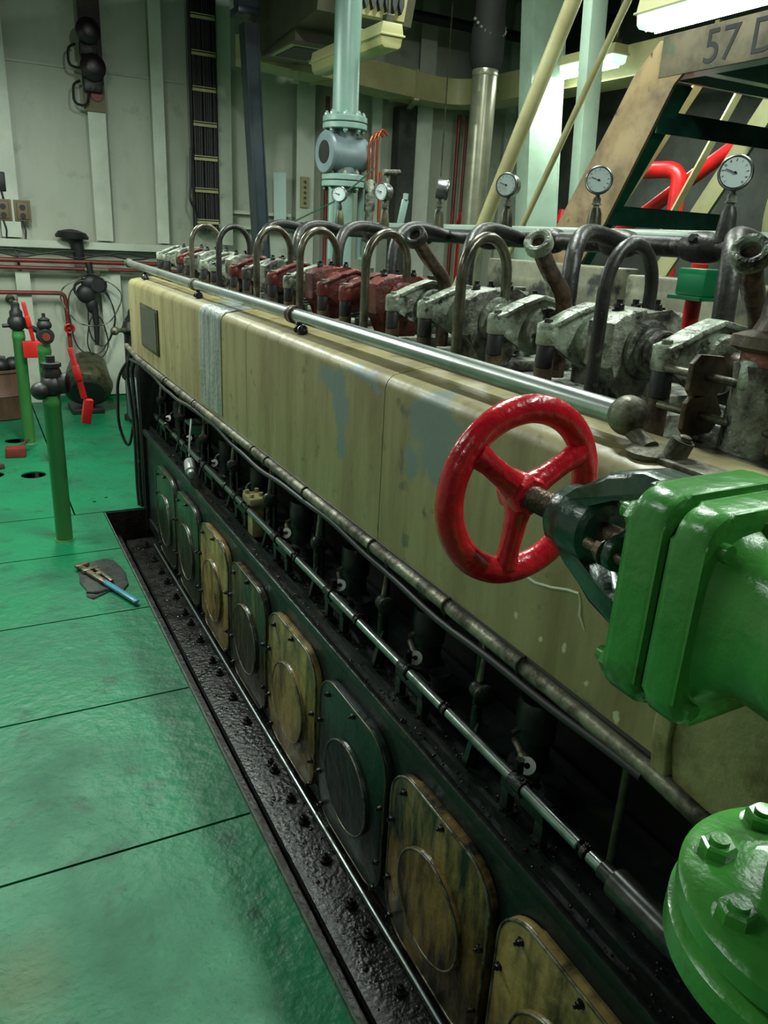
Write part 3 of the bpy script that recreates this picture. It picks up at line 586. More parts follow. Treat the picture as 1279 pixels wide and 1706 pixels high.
gauge(3.30, ang=1.15, label='pressure gauge turned partly sideways, second farthest, beside the copper tubes')
gauge(2.83, ang=-1.05, tilt=-.1, label='pressure gauge turned away, seen edge-on as a bright steel drum')
gauge(2.37, ang=1.0, label='pressure gauge in front of the wide white column', s=1.05)
gauge(1.92, ang=.78, label='pressure gauge in front of the brown stair stringer', s=1.05)
gauge(1.435, ang=.95, label='largest pressure gauge, at the right over the lower green stair tread', s=1.08)
m = MB(); m.tube([(2.05, -.3, 1.672), (2.05, 4.4, 1.685)], .042, 16); tag(m.done('mint_pipe', m_pipemint), 'pale mint pipe running just behind the dark header pipe', 'pipe')
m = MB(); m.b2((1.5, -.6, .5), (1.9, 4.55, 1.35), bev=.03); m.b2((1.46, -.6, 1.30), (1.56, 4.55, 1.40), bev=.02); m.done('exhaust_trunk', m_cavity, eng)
# starting air studs between the gear (pale clips seen beyond the rockers)
for k in range(-1, 7):
    y = 1.33+P*k
    t = thing('injector_cap', (1.33, y, 1.38), 'grimy injector cap with two studs behind the rocker arms, number in row told by its neighbour gear', 'injector', 'injector caps behind the rocker arms')
    t['label'] = 'grimy injector cap with two studs behind the %s rocker gear' % ['right-edge', 'largest grey', 'second grey', 'nearest red', 'green-armed', 'red-brown armed', 'third farthest', 'second farthest'][k+1]
    m = MB(); m.lathe([(.05, 0), (.05, .06), (.035, .08), (.03, .13), (.018, .14), (.018, .17)], (1.36, y, 1.37), (0, 0, 1), 22); m.done('body', m_cast, t)
    m = MB(); m.prism([(1.29, y-.02), (1.36, y-.035), (1.43, y-.02), (1.43, y+.02), (1.36, y+.035), (1.29, y+.02)], 2, 1.45, 1.465, bev=.004); m.done('clamp_plate', m_castg, t)
    for dx in (-.055, .055):
        m = MB(); m.cyl((1.36+dx, y, 1.38), (1.36+dx, y, 1.53), .007, n=10); m.hexb((1.36+dx, y, 1.466), (0, 0, 1), .012, .014); m.done('stud', m_oil, t)
# clamped rusty column at the right
cl = thing('clamped_pipe', (1.03, .73, 1.20), 'rusty upright pipe joint with long tie rods at the right edge of the picture', 'pipe joint')
m = MB(); m.lathe([(.075, 0), (.078, .10), (.082, .13), (.070, .14), (.068, .27), (.072, .30)], (1.03, .73, 1.20), (.05, 0, 1), 32); m.done('lower_socket', m_cast, cl)
m = MB(); m.lathe([(.066, 0), (.066, .05)], (1.045, .73, 1.475), (.05, 0, 1), 32); plab(m.done('red_band', m_rustred, cl), 'rust-red band under the flange')
m = MB(); m.lathe([(.07, 0), (.085, .006), (.085, .022), (.06, .032), (.054, .05), (.050, .30)], (1.048, .73, 1.515), (.1, 0, 1), 32); m.done('upper_pipe', m_rust, cl)
for z, x in ((1.475, .985), (1.415, .985)):
    m = MB(); m.cyl((x, .50, z), (x, .90, z), .0065, n=12); m.done('tie_rod', m_worn, cl)
    for yy in (.665, .82):
        m = MB(); m.prism([(x-.034+.0, z-.02), (x-.02, z-.034), (x+.03, z-.03), (x+.05, z), (x+.03, z+.03), (x-.02, z+.034), (x-.034, z+.02)], 1, yy-.005, yy+.005, bev=.002); m.done('clamp_ear', m_rust, cl)
    m = MB(); m.hexb((x, .658, z), (0, -1, 0), .016, .014); m.hexb((x, .643, z), (0, -1, 0), .014, .012); m.done('nut', m_rustred, cl)

# ================================================================ BIG GREEN VALVE
VX, VZ = .530, 1.388
vv = thing('gate_valve', (VX, .235, 1.10), 'big glossy green valve with red handwheel in the right foreground', 'valve')
def VL(prof, mm, nm, n=40, ax=(0, 1, 0), o=(VX, 0, VZ)):
    m = MB(); m.lathe(prof, o, ax, n); return m.done(nm, mm, vv)
# body: neck along the stem, bore down to the pipe flanges
m = MB(); fr = []
for yy, hw, hu, hd_, ex in ((.10, .02, .02, .02, 2), (.112, .045, .04, .045, 2), (.145, .064, .058, .066, 2), (.20, .074, .068, .080, 2.1), (.26, .076, .070, .076, 2.1), (.30, .068, .066, .070, 2.3), (.325, .062, .062, .066, 2.8), (.342, .063, .064, .072, 3.4), (.356, .068, .068, .086, 4)):
    ring = []
    for q in range(48):
        a = 2*PI*q/48; ca, sa = math.cos(a), math.sin(a); k_ = (abs(ca)**ex+abs(sa)**ex)**(-1/ex)
        ring.append((VX+ca*k_*hw, yy, VZ+sa*k_*(hu if sa > 0 else hd_)))
    fr.append(ring)
m.rings(fr)
m.lathe([(.05, 0), (.05, .24)], (VX+.012, .24, 1.165), (0, 0, 1), 36)
m.prism([(VX-.009, VZ+.05), (VX+.009, VZ+.05), (VX+.009, VZ+.078), (VX-.009, VZ+.078)], 1, .2, .35, bev=.003)
m.box((VX+.035, .30, VZ+.064), (.10, .11, .022), bev=.007)
m.done('body', m_vgreen, vv)
m = MB(); m.prism(rrect(VX-.076, VX+.076, VZ-.098, VZ+.084, .026), 1, .352, .384, bev=.006); m.done('body_flange', m_vgreen, vv)
m = MB(); m.prism(rrect(VX-.070, VX+.070, VZ-.092, VZ+.070, .022), 1, .383, .391); m.done('gasket', m_black, vv)
m = MB(); m.prism(rrect(VX-.078, VX+.078, VZ-.100, VZ+.087, .026), 1, .390, .426, bev=.006); m.lathe([(.052, .428), (.048, .442), (.036, .456), (.024, .462)], (VX, 0, VZ), (0, 1, 0), 36); m.done('bonnet_flange', m_vgreen, vv)
for sx in (-1, 1):
    for sz in (-1, 1):
        m = MB(); c = (VX+sx*.058, .424, VZ-.011+sz*.068); m.hexb(c, (0, 1, 0), .0135, .015); m.cyl((c[0], .345, c[2]), (c[0], .448, c[2]), .007, n=12); m.done('bonnet_bolt', m_vgreen, vv)
m = MB()
for s in (1, -1):
    outer = [(.575, .024), (.545, .040), (.510, .066), (.470, .079), (.428, .079)]; inner = [(.428, .060), (.465, .060), (.500, .050), (.530, .026), (.545, .015), (.575, .013)]
    m.prism([(y, VZ+s*z) for y, z in outer+inner], 0, VX-.021, VX+.021, bev=.007)
m.lathe([(.028, .520), (.034, .525), (.0355, .55), (.034, .570), (.029, .577), (.0145, .579)], (VX, 0, VZ), (0, 1, 0), 36)
m.box((VX, .440, VZ+.066), (.07, .022, .026), bev=.006); m.box((VX, .440, VZ-.066), (.07, .022, .026), bev=.006)
plab(m.done('yoke', m_dgreen, vv), 'dark green arched yoke around the stem')
m = MB(); m.lathe([(.021, .455), (.021, .476), (.017, .49), (.012, .492)], (VX, 0, VZ), (0, 1, 0), 28)
m.prism(rrect(VX-.044, VX+.044, VZ-.016, VZ+.016, .015), 1, .470, .482, bev=.003); m.done('packing_gland', m_dgreen, vv)
for sx in (-1, 1):
    m = MB(); m.cyl((VX+sx*.034, .43, VZ), (VX+sx*.034, .508, VZ), .0055, n=12); m.hexb((VX+sx*.034, .482, VZ), (0, 1, 0), .0105, .011); m.done('gland_bolt', m_stem, vv)
pr_ = [(.0115, .40), (.0115, .575)]
y = .576
while y < .634: pr_ += [(.0112, y), (.0142, y+.0026)]; y += .0056
pr_ += [(.0105, .64), (.0095, .668), (.007, .672)]
VL(pr_, m_stem, 'threaded_stem', 24)
WY = .65
m = MB(); m.torus((VX, WY, VZ), (0, 1, 0), .0935, .0160, 72, 16, .85)
m.lathe([(.0105, -.022), (.020, -.022), (.0235, -.016), (.0235, .012), (.020, .018), (.0105, .018)], (VX, WY, VZ), (0, 1, 0), 8, cap=False, closed=True)
for a in (143, 28, 262):
    a = math.radians(a); d = Vector((math.cos(a), 0, math.sin(a)))
    pts = [Vector((VX, WY-.004, VZ))+d*r_ for r_ in (.014, .035, .062, .088)]
    fr = []
    for i, p in enumerate(pts):
        w = (.017, .0135, .0125, .016)[i]; h = (.015, .012, .011, .012)[i]; sd = Vector((0, 1, 0)).cross(d)
        fr.append([p+sd*w*math.cos(2*PI*q/12)+Vector((0, 1, 0))*h*math.sin(2*PI*q/12) for q in range(12)])
    m.rings(fr)
plab(m.done('handwheel', m_red, vv), 'glossy red three-spoked handwheel')
for z0, z1, nm in ((1.156, 1.182, 'valve_flange'), (1.116, 1.150, 'pipe_flange')):
    m = MB(); r_ = .113 if nm[0] == 'v' else .116
    m.lathe([(r_-.006, 0), (r_, .005), (r_, z1-z0-.005), (r_-.006, z1-z0), (.06, z1-z0+.004)], (VX+.012, .24, z0), (0, 0, 1), 64); m.done(nm, m_vgreen, vv)
m = MB(); m.lathe([(.10, 0), (.10, .008)], (VX+.012, .24, 1.149), (0, 0, 1), 40); m.done('flange_gasket', m_dgreen, vv)
for q in range(8):
    a = math.radians(118+45*q); c = (VX+.012+.086*math.cos(a), .24+.086*math.sin(a))
    m = MB(); m.hexb((c[0], c[1], 1.181), (0, 0, 1), .0145, .014); m.cyl((c[0], c[1], 1.10), (c[0], c[1], 1.199), .008, n=14); m.hexb((c[0], c[1], 1.116), (0, 0, -1), .0145, .013); m.done('flange_bolt', m_vgreen, vv)
m = MB(); m.cyl((VX+.012, .24, -.5), (VX+.012, .24, 1.12), .048, n=32); m.done('pipe', m_vgreen, vv)
for body, y, z, s in (('10', .268, VZ+.010, .030), ('80', .255, VZ-.030, .026)):
    M = Matrix.Translation((VX-.0738, y, z)) @ Matrix(((0, 0, -1), (-1, 0, 0), (0, 1, 0))).to_4x4()
    text_mesh(body, s, .0035, 'cast_number', m_vgreen, M, vv)
vv.rotation_euler = (.012, 0, .030)
# ================================================================ LAMPS
def fluor(x, y0, y1, z, lit, watts, label, stem=True, w=.16):
    t = thing('fluorescent_lamp', (x, (y0+y1)/2, z), label, 'lamp', 'fluorescent lamps hanging from the deckhead')
    m = MB(); m.prism([(x-w*.5, z+.075), (x+w*.5, z+.075), (x+w*.42, z+.14), (x-w*.42, z+.14)], 1, y0, y1, bev=.006); m.b2((x-w*.54, y0-.012, z+.066), (x+w*.54, y1+.012, z+.078), bev=.003); m.done('housing', m_lampcream, t)
    m = MB(); m.prism([(x-w*.48, z+.066), (x-w*.42, z+.015), (x-w*.3, z), (x+w*.3, z), (x+w*.42, z+.015), (x+w*.48, z+.066)], 1, y0+.004, y1-.004, bev=.008); m.done('diffuser', m_difflit if lit else m_diff, t)
    for yy in ((y0+.06, y1-.06) if x != 2.5 else (y0+.06, y0+.5)):
        m = MB(); m.b2((x-.03, yy-.03, z+.14), (x+.03, yy+.03, z+.19), bev=.005); m.cyl((x, yy, z+.19), (x, yy, 4.2), .011, n=12); m.done('hanger', m_dirty, t)
    if lit:
        for dx in (-.035, .035):
            m = MB(); m.cyl((x+dx, y0+.05, z-.006), (x+dx, y1-.05, z-.006), .009, n=12); m.done('lit_tube', m_tubelit, t)
        ld = bpy.data.lights.new('lamp_light', 'AREA'); ld.shape = 'RECTANGLE'; ld.size = .14; ld.size_y = (y1-y0)*.9; ld.energy = watts; ld.color = LIGHT_COL
        lo = bpy.data.objects.new('lamp_light', ld); C.objects.link(lo); lo.parent = t; lo.location = (0, 0, -.022)
fluor(3.5, 2.85, 3.75, 2.80, True, LAMP_SEEN_W, 'bright lit lamp at the top right corner above the platform')
fluor(4.72, 5.28, 6.18, 3.02, True, LAMP_SEEN_W, 'smaller lit lamp between the white columns and the stair')
fluor(2.5, 4.86, 6.0, 2.755, False, 0, 'unlit cream lamp behind the mint vertical pipe')
for i, ((x, y, z), w_) in enumerate(LAMPS_UNSEEN): fluor(x, y-.55, y+.55, z, True, w_, 'unseen lamp added for brightness '+['over the near deck', 'over the far left deck', 'over the engine far end', 'over the green valve', 'over the cylinder heads', 'over the upper platform', 'high over the stair', 'behind the photographer'][i])
# ================================================================ LEFT DECK: valve posts
def post(x, y, h, mm, label):
    t = thing('valve_post', (x, y, 0), label, 'valve post', 'green pipe posts with closing valves')
    m = MB(); m.lathe([(.055, 0), (.052, .006), (.040, .008), (.043, .009), (.043, h-.06), (.046, h-.055), (.046, h-.03), (.043, h-.02), (.043, h)], (x, y, 0), (0, 0, 1), 28); m.done('pipe', mm, t)
    return t
def lever(t, p0, p1, wc, wd, rot=0):
    m = MB(); m.bar(p0, p1, .028, .040, bev=.003); m.bar(Vector(p0)+(Vector(p1)-Vector(p0))*.35, Vector(p0)+(Vector(p1)-Vector(p0))*.65, .034, .052, bev=.004); c = m.done('lever', m_red2, t)
    m = MB(); d = (Vector(p1)-Vector(p0)).normalized(); m.box(wc, wd, rot=Matrix.Rotation(rot, 3, 'Y'), bev=.006); plab(m.done('weight', m_red2, c), 'red block weight')
a = post(.324, 4.28, .80, m_pgreen, 'green pipe post nearest the engine pit with black valve head and hanging red lever')
m = MB(); m.ball((.335, 4.28, .85), .062, (1, 1, .95)); m.lathe([(.045, 0), (.05, .02), (.04, .05), (.05, .055), (.05, .075), (.022, .08), (.022, .11)], (.335, 4.28, .89), (0, 0, 1), 8); m.lathe([(.05, 0), (.055, .02), (.055, .05), (.04, .06)], (.36, 4.28, .86), (1, -.4, 0), 20); m.ball((.27, 4.24, .83), .045); m.done('valve_head', m_black, a)
lever(a, (.425, 4.2, 1.05), (.470, 4.16, .80), (.478, 4.15, .735), (.045, .05, .125), .18)
b = post(.302, 6.445, .86, m_pgreen, 'green pipe post at the far left with a square red weight on its lever')
m = MB(); m.ball((.30, 6.44, .92), .065); m.lathe([(.045, 0), (.045, .03), (.03, .05), (.03, .09)], (.30, 6.44, .97), (0, 0, 1), 8); m.cyl((.2, 6.42, .9), (.3, 6.44, .9), .014, n=10); m.tube(fillet([(.30, 6.5, .92), (.42, 6.55, .86), (.52, 6.55, .80)], .04), .022, 10); m.done('valve_head', m_black, b)
lever(b, (.352, 6.36, 1.075), (.395, 6.36, .80), (.385, 6.36, .735), (.135, .06, .12))
c = post(.425, 5.84, .84, m_pgreen, 'green pipe post between the two others, its round black valve head without a lever')
m = MB(); m.ball((.44, 5.84, .90), .06, (1, 1, .9)); m.lathe([(.04, 0), (.048, .012), (.048, .03), (.036, .05), (.04, .06), (.012, .075), (.012, .10)], (.44, 5.84, .95), (0, 0, 1), 16); m.lathe([(.05, 0), (.052, .02), (.046, .03)], (.44, 5.80, .90), (0, -1, 0), 22); m.done('valve_head', m_black, c)
m = MB(); m.lathe([(.026, 0), (.026, .008)], (.44, 5.768, .90), (0, -1, 0), 18); plab(m.done('red_centre', m_dred, c), 'small dark red centre of the valve head')
t = thing('counterweight', (.2, 6.11, 0), 'dull red block weight with a short arm lying on the deck beside a hole', 'weight')
m = MB(); m.box((.185, 6.08, .036), (.135, .10, .07), rot=Matrix.Rotation(-.12, 3, 'Z'), bev=.006); m.done('block', m_dred, t)
m = MB(); m.bar((.22, 6.12, .06), (.28, 6.25, .075), .03, .012, bev=.002); m.done('arm', m_stem, t)
m = MB(); m.box((.03, 5.78, .02), (.11, .08, .036), rot=Matrix.Rotation(.5, 3, 'Z'), bev=.005); tag(m.done('scrap_bracket', m_drum), 'rusty brown bracket at the left picture edge beside a deck hole', 'bracket')
# wrench on cloth
m = MB()
out = [(.333, 3.86), (.352, 3.885), (.40, 3.90), (.47, 3.915), (.515, 3.88), (.535, 3.80), (.545, 3.70), (.535, 3.56), (.50, 3.50), (.44, 3.52), (.36, 3.46), (.335, 3.50), (.342, 3.57), (.325, 3.66), (.335, 3.76)]
cx, cy = .44, 3.70
fr = []
for s_, z_ in ((1, .001), (1, .006), (.93, .010), (.6, .008), (.25, .011)):
    fr.append([(cx+(x-cx)*s_, cy+(y-cy)*s_, z_+.003*math.sin(i*2.1+s_*7)*(.4 if s_ == 1 and z_ < .004 else 1)*(z_ > .004)) for i, (x, y) in enumerate(out)])
m.rings(fr); m.tube([(.34, 3.53, .012), (.38, 3.50, .016), (.42, 3.52, .013), (.44, 3.53, .01)], [.004, .010, .009, .004], 8)
tag(m.done('oily_cloth', m_cloth, ang=80), 'dark oily rag spread on the green deck under the pipe wrench', 'cloth')
t = thing('pipe_wrench', (.44, 3.62, .01), 'pipe wrench with light blue handle lying on the oily rag', 'wrench')
ax0 = Vector((.350, 3.80, .026)); ax1 = Vector((.528, 3.335, .020)); d = (ax1-ax0).normalized(); s_ = Vector((0, 0, 1)).cross(d)
mid = ax0+d*.24
m = MB(); m.bar(mid-d*.02, ax1, .026, .016, bev=.005, roll=0); m.ball(ax1, .0155, (1, 1, .6)); plab(m.done('handle', m_blue, t), 'light blue handle')
m = MB(); m.bar(ax0-d*.02, mid, .026, .015, bev=.003); m.bar(ax0-d*.02-s_*.02, ax0-d*.02+s_*.05, .026, .018, bev=.003)
m.done('hook_jaw', m_wrench, t)
m = MB(); e = ax0+d*.05; m.bar(e-s_*.018, e+s_*.06, .03, .018, bev=.003); m.bar(e+s_*.045, mid+s_*.03, .018, .014, bev=.003); m.done('lower_jaw', m_wrench, t)
m = MB(); m.lathe([(.012, -.013), (.015, -.01), (.015, .01), (.012, .013)], ax0+d*.13+s_*.018, s_, 16); m.done('adjusting_nut', m_worn, t)
# ================================================================ BACK WALL GEAR
t = thing('junk_drum', (.13, 7.5, 0), 'rusty cut-down drum full of dark scrap at the left picture edge', 'drum')
m = MB(); m.lathe([(.25, .0), (.26, .01), (.26, .20), (.267, .21), (.26, .22), (.26, .40), (.272, .41), (.272, .43), (.25, .43), (.25, .03), (.01, .02)], (.13, 7.5, 0), (0, 0, 1), 40, cap=False); m.done('shell', m_drum, t)
m = MB(); m.torus((.13, 7.5, .42), (0, 0, 1), .262, .008, 40, 8); m.done('rim', m_tan, t)
for i in range(4):
    m = MB(); x = -.02+.1*i; y = 7.45+.06*(i % 2); m.bar((x, y, .10), (x+.08*(i-1.5)*.5, y+.05, .52+.03*(i % 2)), .06, .07, bev=.01); m.ball((x, y, .44), .07); tag(m.done('scrap_part', m_black), 'dark scrap part sticking out of the rusty drum, %s' % ['leftmost', 'second from left', 'third from left', 'rightmost'][i], 'scrap part', 'scrap in the rusty drum')
m = MB(); m.tube([(-2.6, 7.90, 1.30), (1.83, 7.90, 1.30)], .021, 12); tag(m.done('red_pipe', m_dred), 'upper of the two long red pipes along the back wall', 'pipe', 'red pipes along the back wall')
m = MB(); m.tube([(-2.6, 7.93, 1.235), (1.9, 7.93, 1.235)], .017, 12); tag(m.done('red_pipe', m_dred), 'lower, darker of the two long red pipes along the back wall', 'pipe', 'red pipes along the back wall')
m = MB(); m.b2((.98, 7.868, 1.225), (1.19, 7.90, 1.25), bev=.003); tag(m.done('pipe_sleeve', m_tan), 'short tan sleeve under the red pipes above the coiled cable', 'sleeve')
for i, (zz, am) in enumerate(((1.375, .016), (1.35, .02))):
    m = MB(); m.tube([(-1.2+.1*q, 7.90-.01*i, zz+am*math.sin(q*1.3+i*2)) for q in range(31)], .008, 8); tag(m.done('wall_cable', m_black), ['upper', 'lower'][i]+' of two black cables sagging just over the red wall pipes', 'cable', 'black cables under the wall ledge')
t = thing('red_riser', (.8, 7.95, .5), 'thin dark red pipe that turns down beside the coiled cable', 'pipe')
m = MB(); m.tube(fillet([(-1.5, 7.95, 1.02), (.80, 7.95, 1.015), (.815, 7.95, .45)], .06), .019, 12); m.done('pipe', m_dred, t)
m = MB(); m.lathe([(.02, 0), (.04, .01), (.04, .03), (.02, .05)], (.812, 7.95, .68), (0, 0, 1), 14); m.torus((.812, 7.90, .70), (0, 1, 0), .04, .009, 20, 8); plab(m.done('red_valve', m_red2, t), 'small bright red valve')
t = thing('wall_hook_pipe', (.4, 8.0, .9), 'thin grey pipe curving to a round wall fitting above the far post', 'pipe')
m = MB(); m.tube(fillet([(.42, 8.0, 1.4), (.47, 8.0, 1.05), (.47, 8.0, .93), (.36, 8.0, .93)], .05), .012, 10); m.lathe([(.035, 0), (.04, .02), (.02, .04)], (.34, 8.08, .95), (0, -1, 0), 16); m.done('pipe', m_cast, t)
t = thing('wall_trumpet', (.9, 7.93, 1.28), 'black mushroom-shaped funnel standing over the white wall ledge', 'funnel')
m = MB(); m.lathe([(.14, 0), (.145, .02), (.12, .055), (.05, .075), (.01, .08)], (.90, 7.93, 1.50), (0.05, 0, 1), 24); m.done('cap', m_black, t)
m = MB(); m.tube([(.95, 7.93, 1.28), (.945, 7.93, 1.40), (.925, 7.93, 1.52)], [.045, .055, .07], 14); m.done('neck', m_black, t)
t = thing('chain_hoist', (1.0, 7.85, .5), 'black chain hoist with coiled cables hanging on the wall below the red pipes', 'hoist')
m = MB(); m.ball((1.03, 7.86, 1.12), .085, (1.1, .6, .9)); m.ball((.98, 7.86, 1.02), .09, (1, .6, 1)); m.lathe([(.06, 0), (.07, .01), (.07, .04), (.06, .05)], (1.08, 7.86, 1.1), (0, -1, 0), 22); m.ball((1.02, 7.86, .92), .06, (.9, .6, 1.3)); m.tube([(1.03, 7.88, 1.2), (1.02, 7.88, 1.30)], .03, 10); m.done('body', m_black, t)
m = MB(); m.tube([(1.04, 7.86, .9), (1.05, 7.86, .75), (1.04, 7.86, .55)], [.035, .028, .02], 10); m.done('hook_block', m_black, t)
m = MB(); m.torus((.95, 7.84, 1.06), (.2, 1, 0), .075, .012, 30, 8); m.torus((1.10, 7.84, 1.10), (-.2, 1, 0), .06, .010, 30, 8); m.done('ring', m_black, t)
for i, (cx, cz, rx, rz_) in enumerate(((1.02, .95, .26, .22), (1.0, .80, .20, .34), (1.09, .82, .12, .28), (1.05, .62, .09, .2))):
    m = MB(); m.tube([(cx+rx*math.cos(a)*(1+.1*math.sin(3*a+i)), 7.84+.01*i, cz+rz_*math.sin(a)) for a in [2*PI*q/40 for q in range(40)]], .006, 8, closed=True, cap=False)
    tag(m.done('cable_loop', m_black if i else m_cast), ['large pale round loop of wire behind the black hoist', 'tall black cable loop left under the hoist', 'black cable loop right under the hoist', 'lowest small cable loop over the floor fan'][i], 'cable', 'cable loops on the hoist')
t = thing('deck_blower', (.9, 7.6, 0), 'old grey-brown conical blower standing on the deck under the hoist', 'blower')
m = MB(); m.lathe([(.15, 0), (.20, .03), (.22, .10), (.20, .16), (.16, .36), (.12, .40)], (.86, 7.35, .20), (.1, .5, .35), 32); m.done('casing', m_dirty, t)
m = MB(); m.lathe([(.05, 0), (.15, .001), (.15, .02), (.05, .021)], (.855, 7.33, .19), (.1, .5, .35), 28); m.done('intake', m_black, t)
m = MB(); m.b2((.72, 7.35, 0), (1.0, 7.7, .05), bev=.01); m.cyl((.9, 7.6, .05), (.9, 7.6, .3), .06, n=14); m.done('base', m_black, t)
t = thing('bilge_pump', (1.2, 7.1, 0), 'dark upright pump with a ball-ended handle between wall pillar and engine end', 'pump')
m = MB(); m.lathe([(.10, 0), (.10, .04), (.075, .06), (.075, .35), (.10, .38), (.10, .45), (.06, .48), (.06, .75), (.085, .78), (.06, .86)], (1.22, 7.05, 0), (0, 0, 1), 24); m.done('body', m_dkpipe, t)
m = MB(); m.cyl((1.07, 6.9, .80), (1.24, 7.0, .80), .018, n=12); m.ball((1.06, 6.89, .80), .036); m.done('handle', m_worn, t)
m = MB(); m.tube([(1.22, 7.05, .85), (1.28, 7.0, .96), (1.38, 6.9, 1.02)], .055, 14); m.ball((1.25, 7.0, .93), .06); m.done('outlet', m_black, t)
m = MB(); m.b2((1.13, 6.8, .05), (1.27, 6.95, .40), bev=.02); m.done('motor_box', m_greyblue, t)
# sirens on board
t = thing('siren_board', (1.17, 7.95, 2.57), 'narrow brown board high on the white wall pillar carrying two dark sirens', 'board')
m = MB(); m.b2((1.09, 7.955, 2.78), (1.27, 7.975, 4.1)); m.done('board', m_brown, t)
m = MB(); m.b2((1.09, 7.955, 2.57), (1.27, 7.975, 2.78)); plab(m.done('lower_board', m_tan, t), 'tan lower end of the board')
def siren(x, z, s, label):
    t = thing('siren', (x, 7.9, z), label, 'siren', 'sirens on the brown board')
    m = MB(); m.lathe([(.06*s, 0), (.10*s, .03), (.125*s, .08), (.125*s, .11), (.09*s, .14), (.05*s, .15)], (x, 7.95, z), (0, -1, 0), 28); m.done('dome', m_bell, t)
    m = MB(); m.b2((x-.09*s, 7.88, z-.22*s), (x+.09*s, 7.955, z-.10*s), bev=.01); m.done('terminal_box', m_dkpipe, t)
    m = MB(); m.tube(fillet([(x-.03, 7.93, z-.2*s), (x-.06, 7.9, z-.36*s), (x-.17, 7.92, z-.34*s), (x-.16, 7.93, z-.16*s), (x-.10, 7.95, z-.12*s)], .06), .011, 8); m.done('cable', m_black, t)
siren(1.17, 2.90, .85, 'lower dark purple siren with grey terminal box on the brown board')
siren(1.15, 3.17, .8, 'upper black siren on the brown board')
m = MB(); m.cyl((1.2, 7.95, 2.70), (1.2, 7.93, 2.70), .05, n=20); tag(m.done('red_disc', m_dred), 'dull red disc on the tan lower end of the siren board', 'disc')
m = MB(); m.b2((1.10, 7.88, 3.42), (1.22, 7.955, 3.52), bev=.01); tag(m.done('junction_box', m_cast), 'small grey box at the top of the siren board', 'box')
# sockets
for x, lb in ((.30, 'left of the two socket plates at the left picture edge'), (.455, 'right of the two socket plates at the left picture edge')):
    t = thing('socket_plate', (x+.055, 7.98, 1.63), lb, 'socket', 'socket plates on the wall')
    m = MB(); m.b2((x-.01, 7.965, 1.625), (x+.125, 7.985, 1.80), bev=.004); m.b2((x+.01, 7.95, 1.64), (x+.105, 7.967, 1.785), bev=.01); m.done('plate', m_tan, t)
    for dx in (.057,):
        for dz in (.045, .115):
            m = MB(); m.cyl((x+dx, 7.952, 1.64+dz-.015), (x+dx, 7.944, 1.64+dz-.015), .024, n=18); m.done('outlet', m_black, t)
    m = MB(); m.tube(fillet([(x+.05, 7.97, 1.63), (x+.07, 7.96, 1.55), (x+.06, 7.96, 1.475)], .03), .007, 8); m.done('lead', m_black, t)
m = MB(); m.b2((.28, 7.97, 1.86), (.40, 7.99, 2.02), bev=.01); m.tube([(.36, 7.97, 1.86), (.37, 7.97, 1.8)], .008); tag(m.done('switch_box', m_black), 'dark switch box above the socket plates', 'box')
# cable ladder
t = thing('cable_ladder', (2.13, 7.9, 1.66), 'tall cable ladder carrying a bundle of black cables up the back wall', 'cable ladder')
for i in range(13):
    x = 2.045+.0155*i
    m = MB(); m.tube([(x+.002*math.sin(i*3+z), 7.90+.008*(i % 3), z) for z in (1.62, 2.2, 2.8, 3.4, 4.15)], .0085, 8); m.done('cable', m_black, t)
m = MB(); m.b2((2.02, 7.92, 1.64), (2.035, 7.97, 4.15)); m.b2((2.245, 7.92, 1.64), (2.26, 7.97, 4.15)); m.b2((2.035, 7.945, 1.64), (2.245, 7.965, 4.15)); m.done('side_rails', m_black, t)
for z in (1.70, 1.98, 2.26, 2.55, 2.84, 3.13, 3.42, 3.71):
    m = MB(); m.b2((2.03, 7.875, z-.012), (2.25, 7.888, z+.012)); m.b2((2.03, 7.875, z+.022), (2.25, 7.886, z+.03)); m.done('cable_strap', m_cream, t)
m = MB(); m.tube(fillet([(2.0, 7.88, 2.35), (1.98, 7.86, 2.0), (1.96, 7.84, 1.9), (2.02, 7.86, 1.8), (2.02, 7.86, 1.6)], .05), .012, 8); tag(m.done('loose_cable', m_black), 'loose black cable bulging left off the cable ladder', 'cable')
m = MB(); m.b2((3.13, 7.955, 1.90), (3.22, 7.975, 2.19)); lbp = tag(m.done('pillar_label', m_label), 'narrow faded label with a column of dark marks on the wall pillar', 'label')
for i in range(5):
    m = MB(); z = 1.94+.05*i; m.b2((3.155, 7.952, z), (3.195, 7.956, z+.006)); m.b2((3.172, 7.952, z-.012), (3.178, 7.956, z+.018)); m.b2((3.16, 7.952, z-.012), (3.19, 7.956, z-.007)); m.done('mark', m_ink, lbp)
m = MB(); m.box((2.91, 7.97, 1.95), (.13, .004, .52), rot=Matrix.Rotation(-.06, 3, 'Y')@Matrix.Rotation(.12, 3, 'X')); tag(m.done('paper_sheet', m_paper), 'white paper sheet leaning by the dark blue steel column', 'paper')
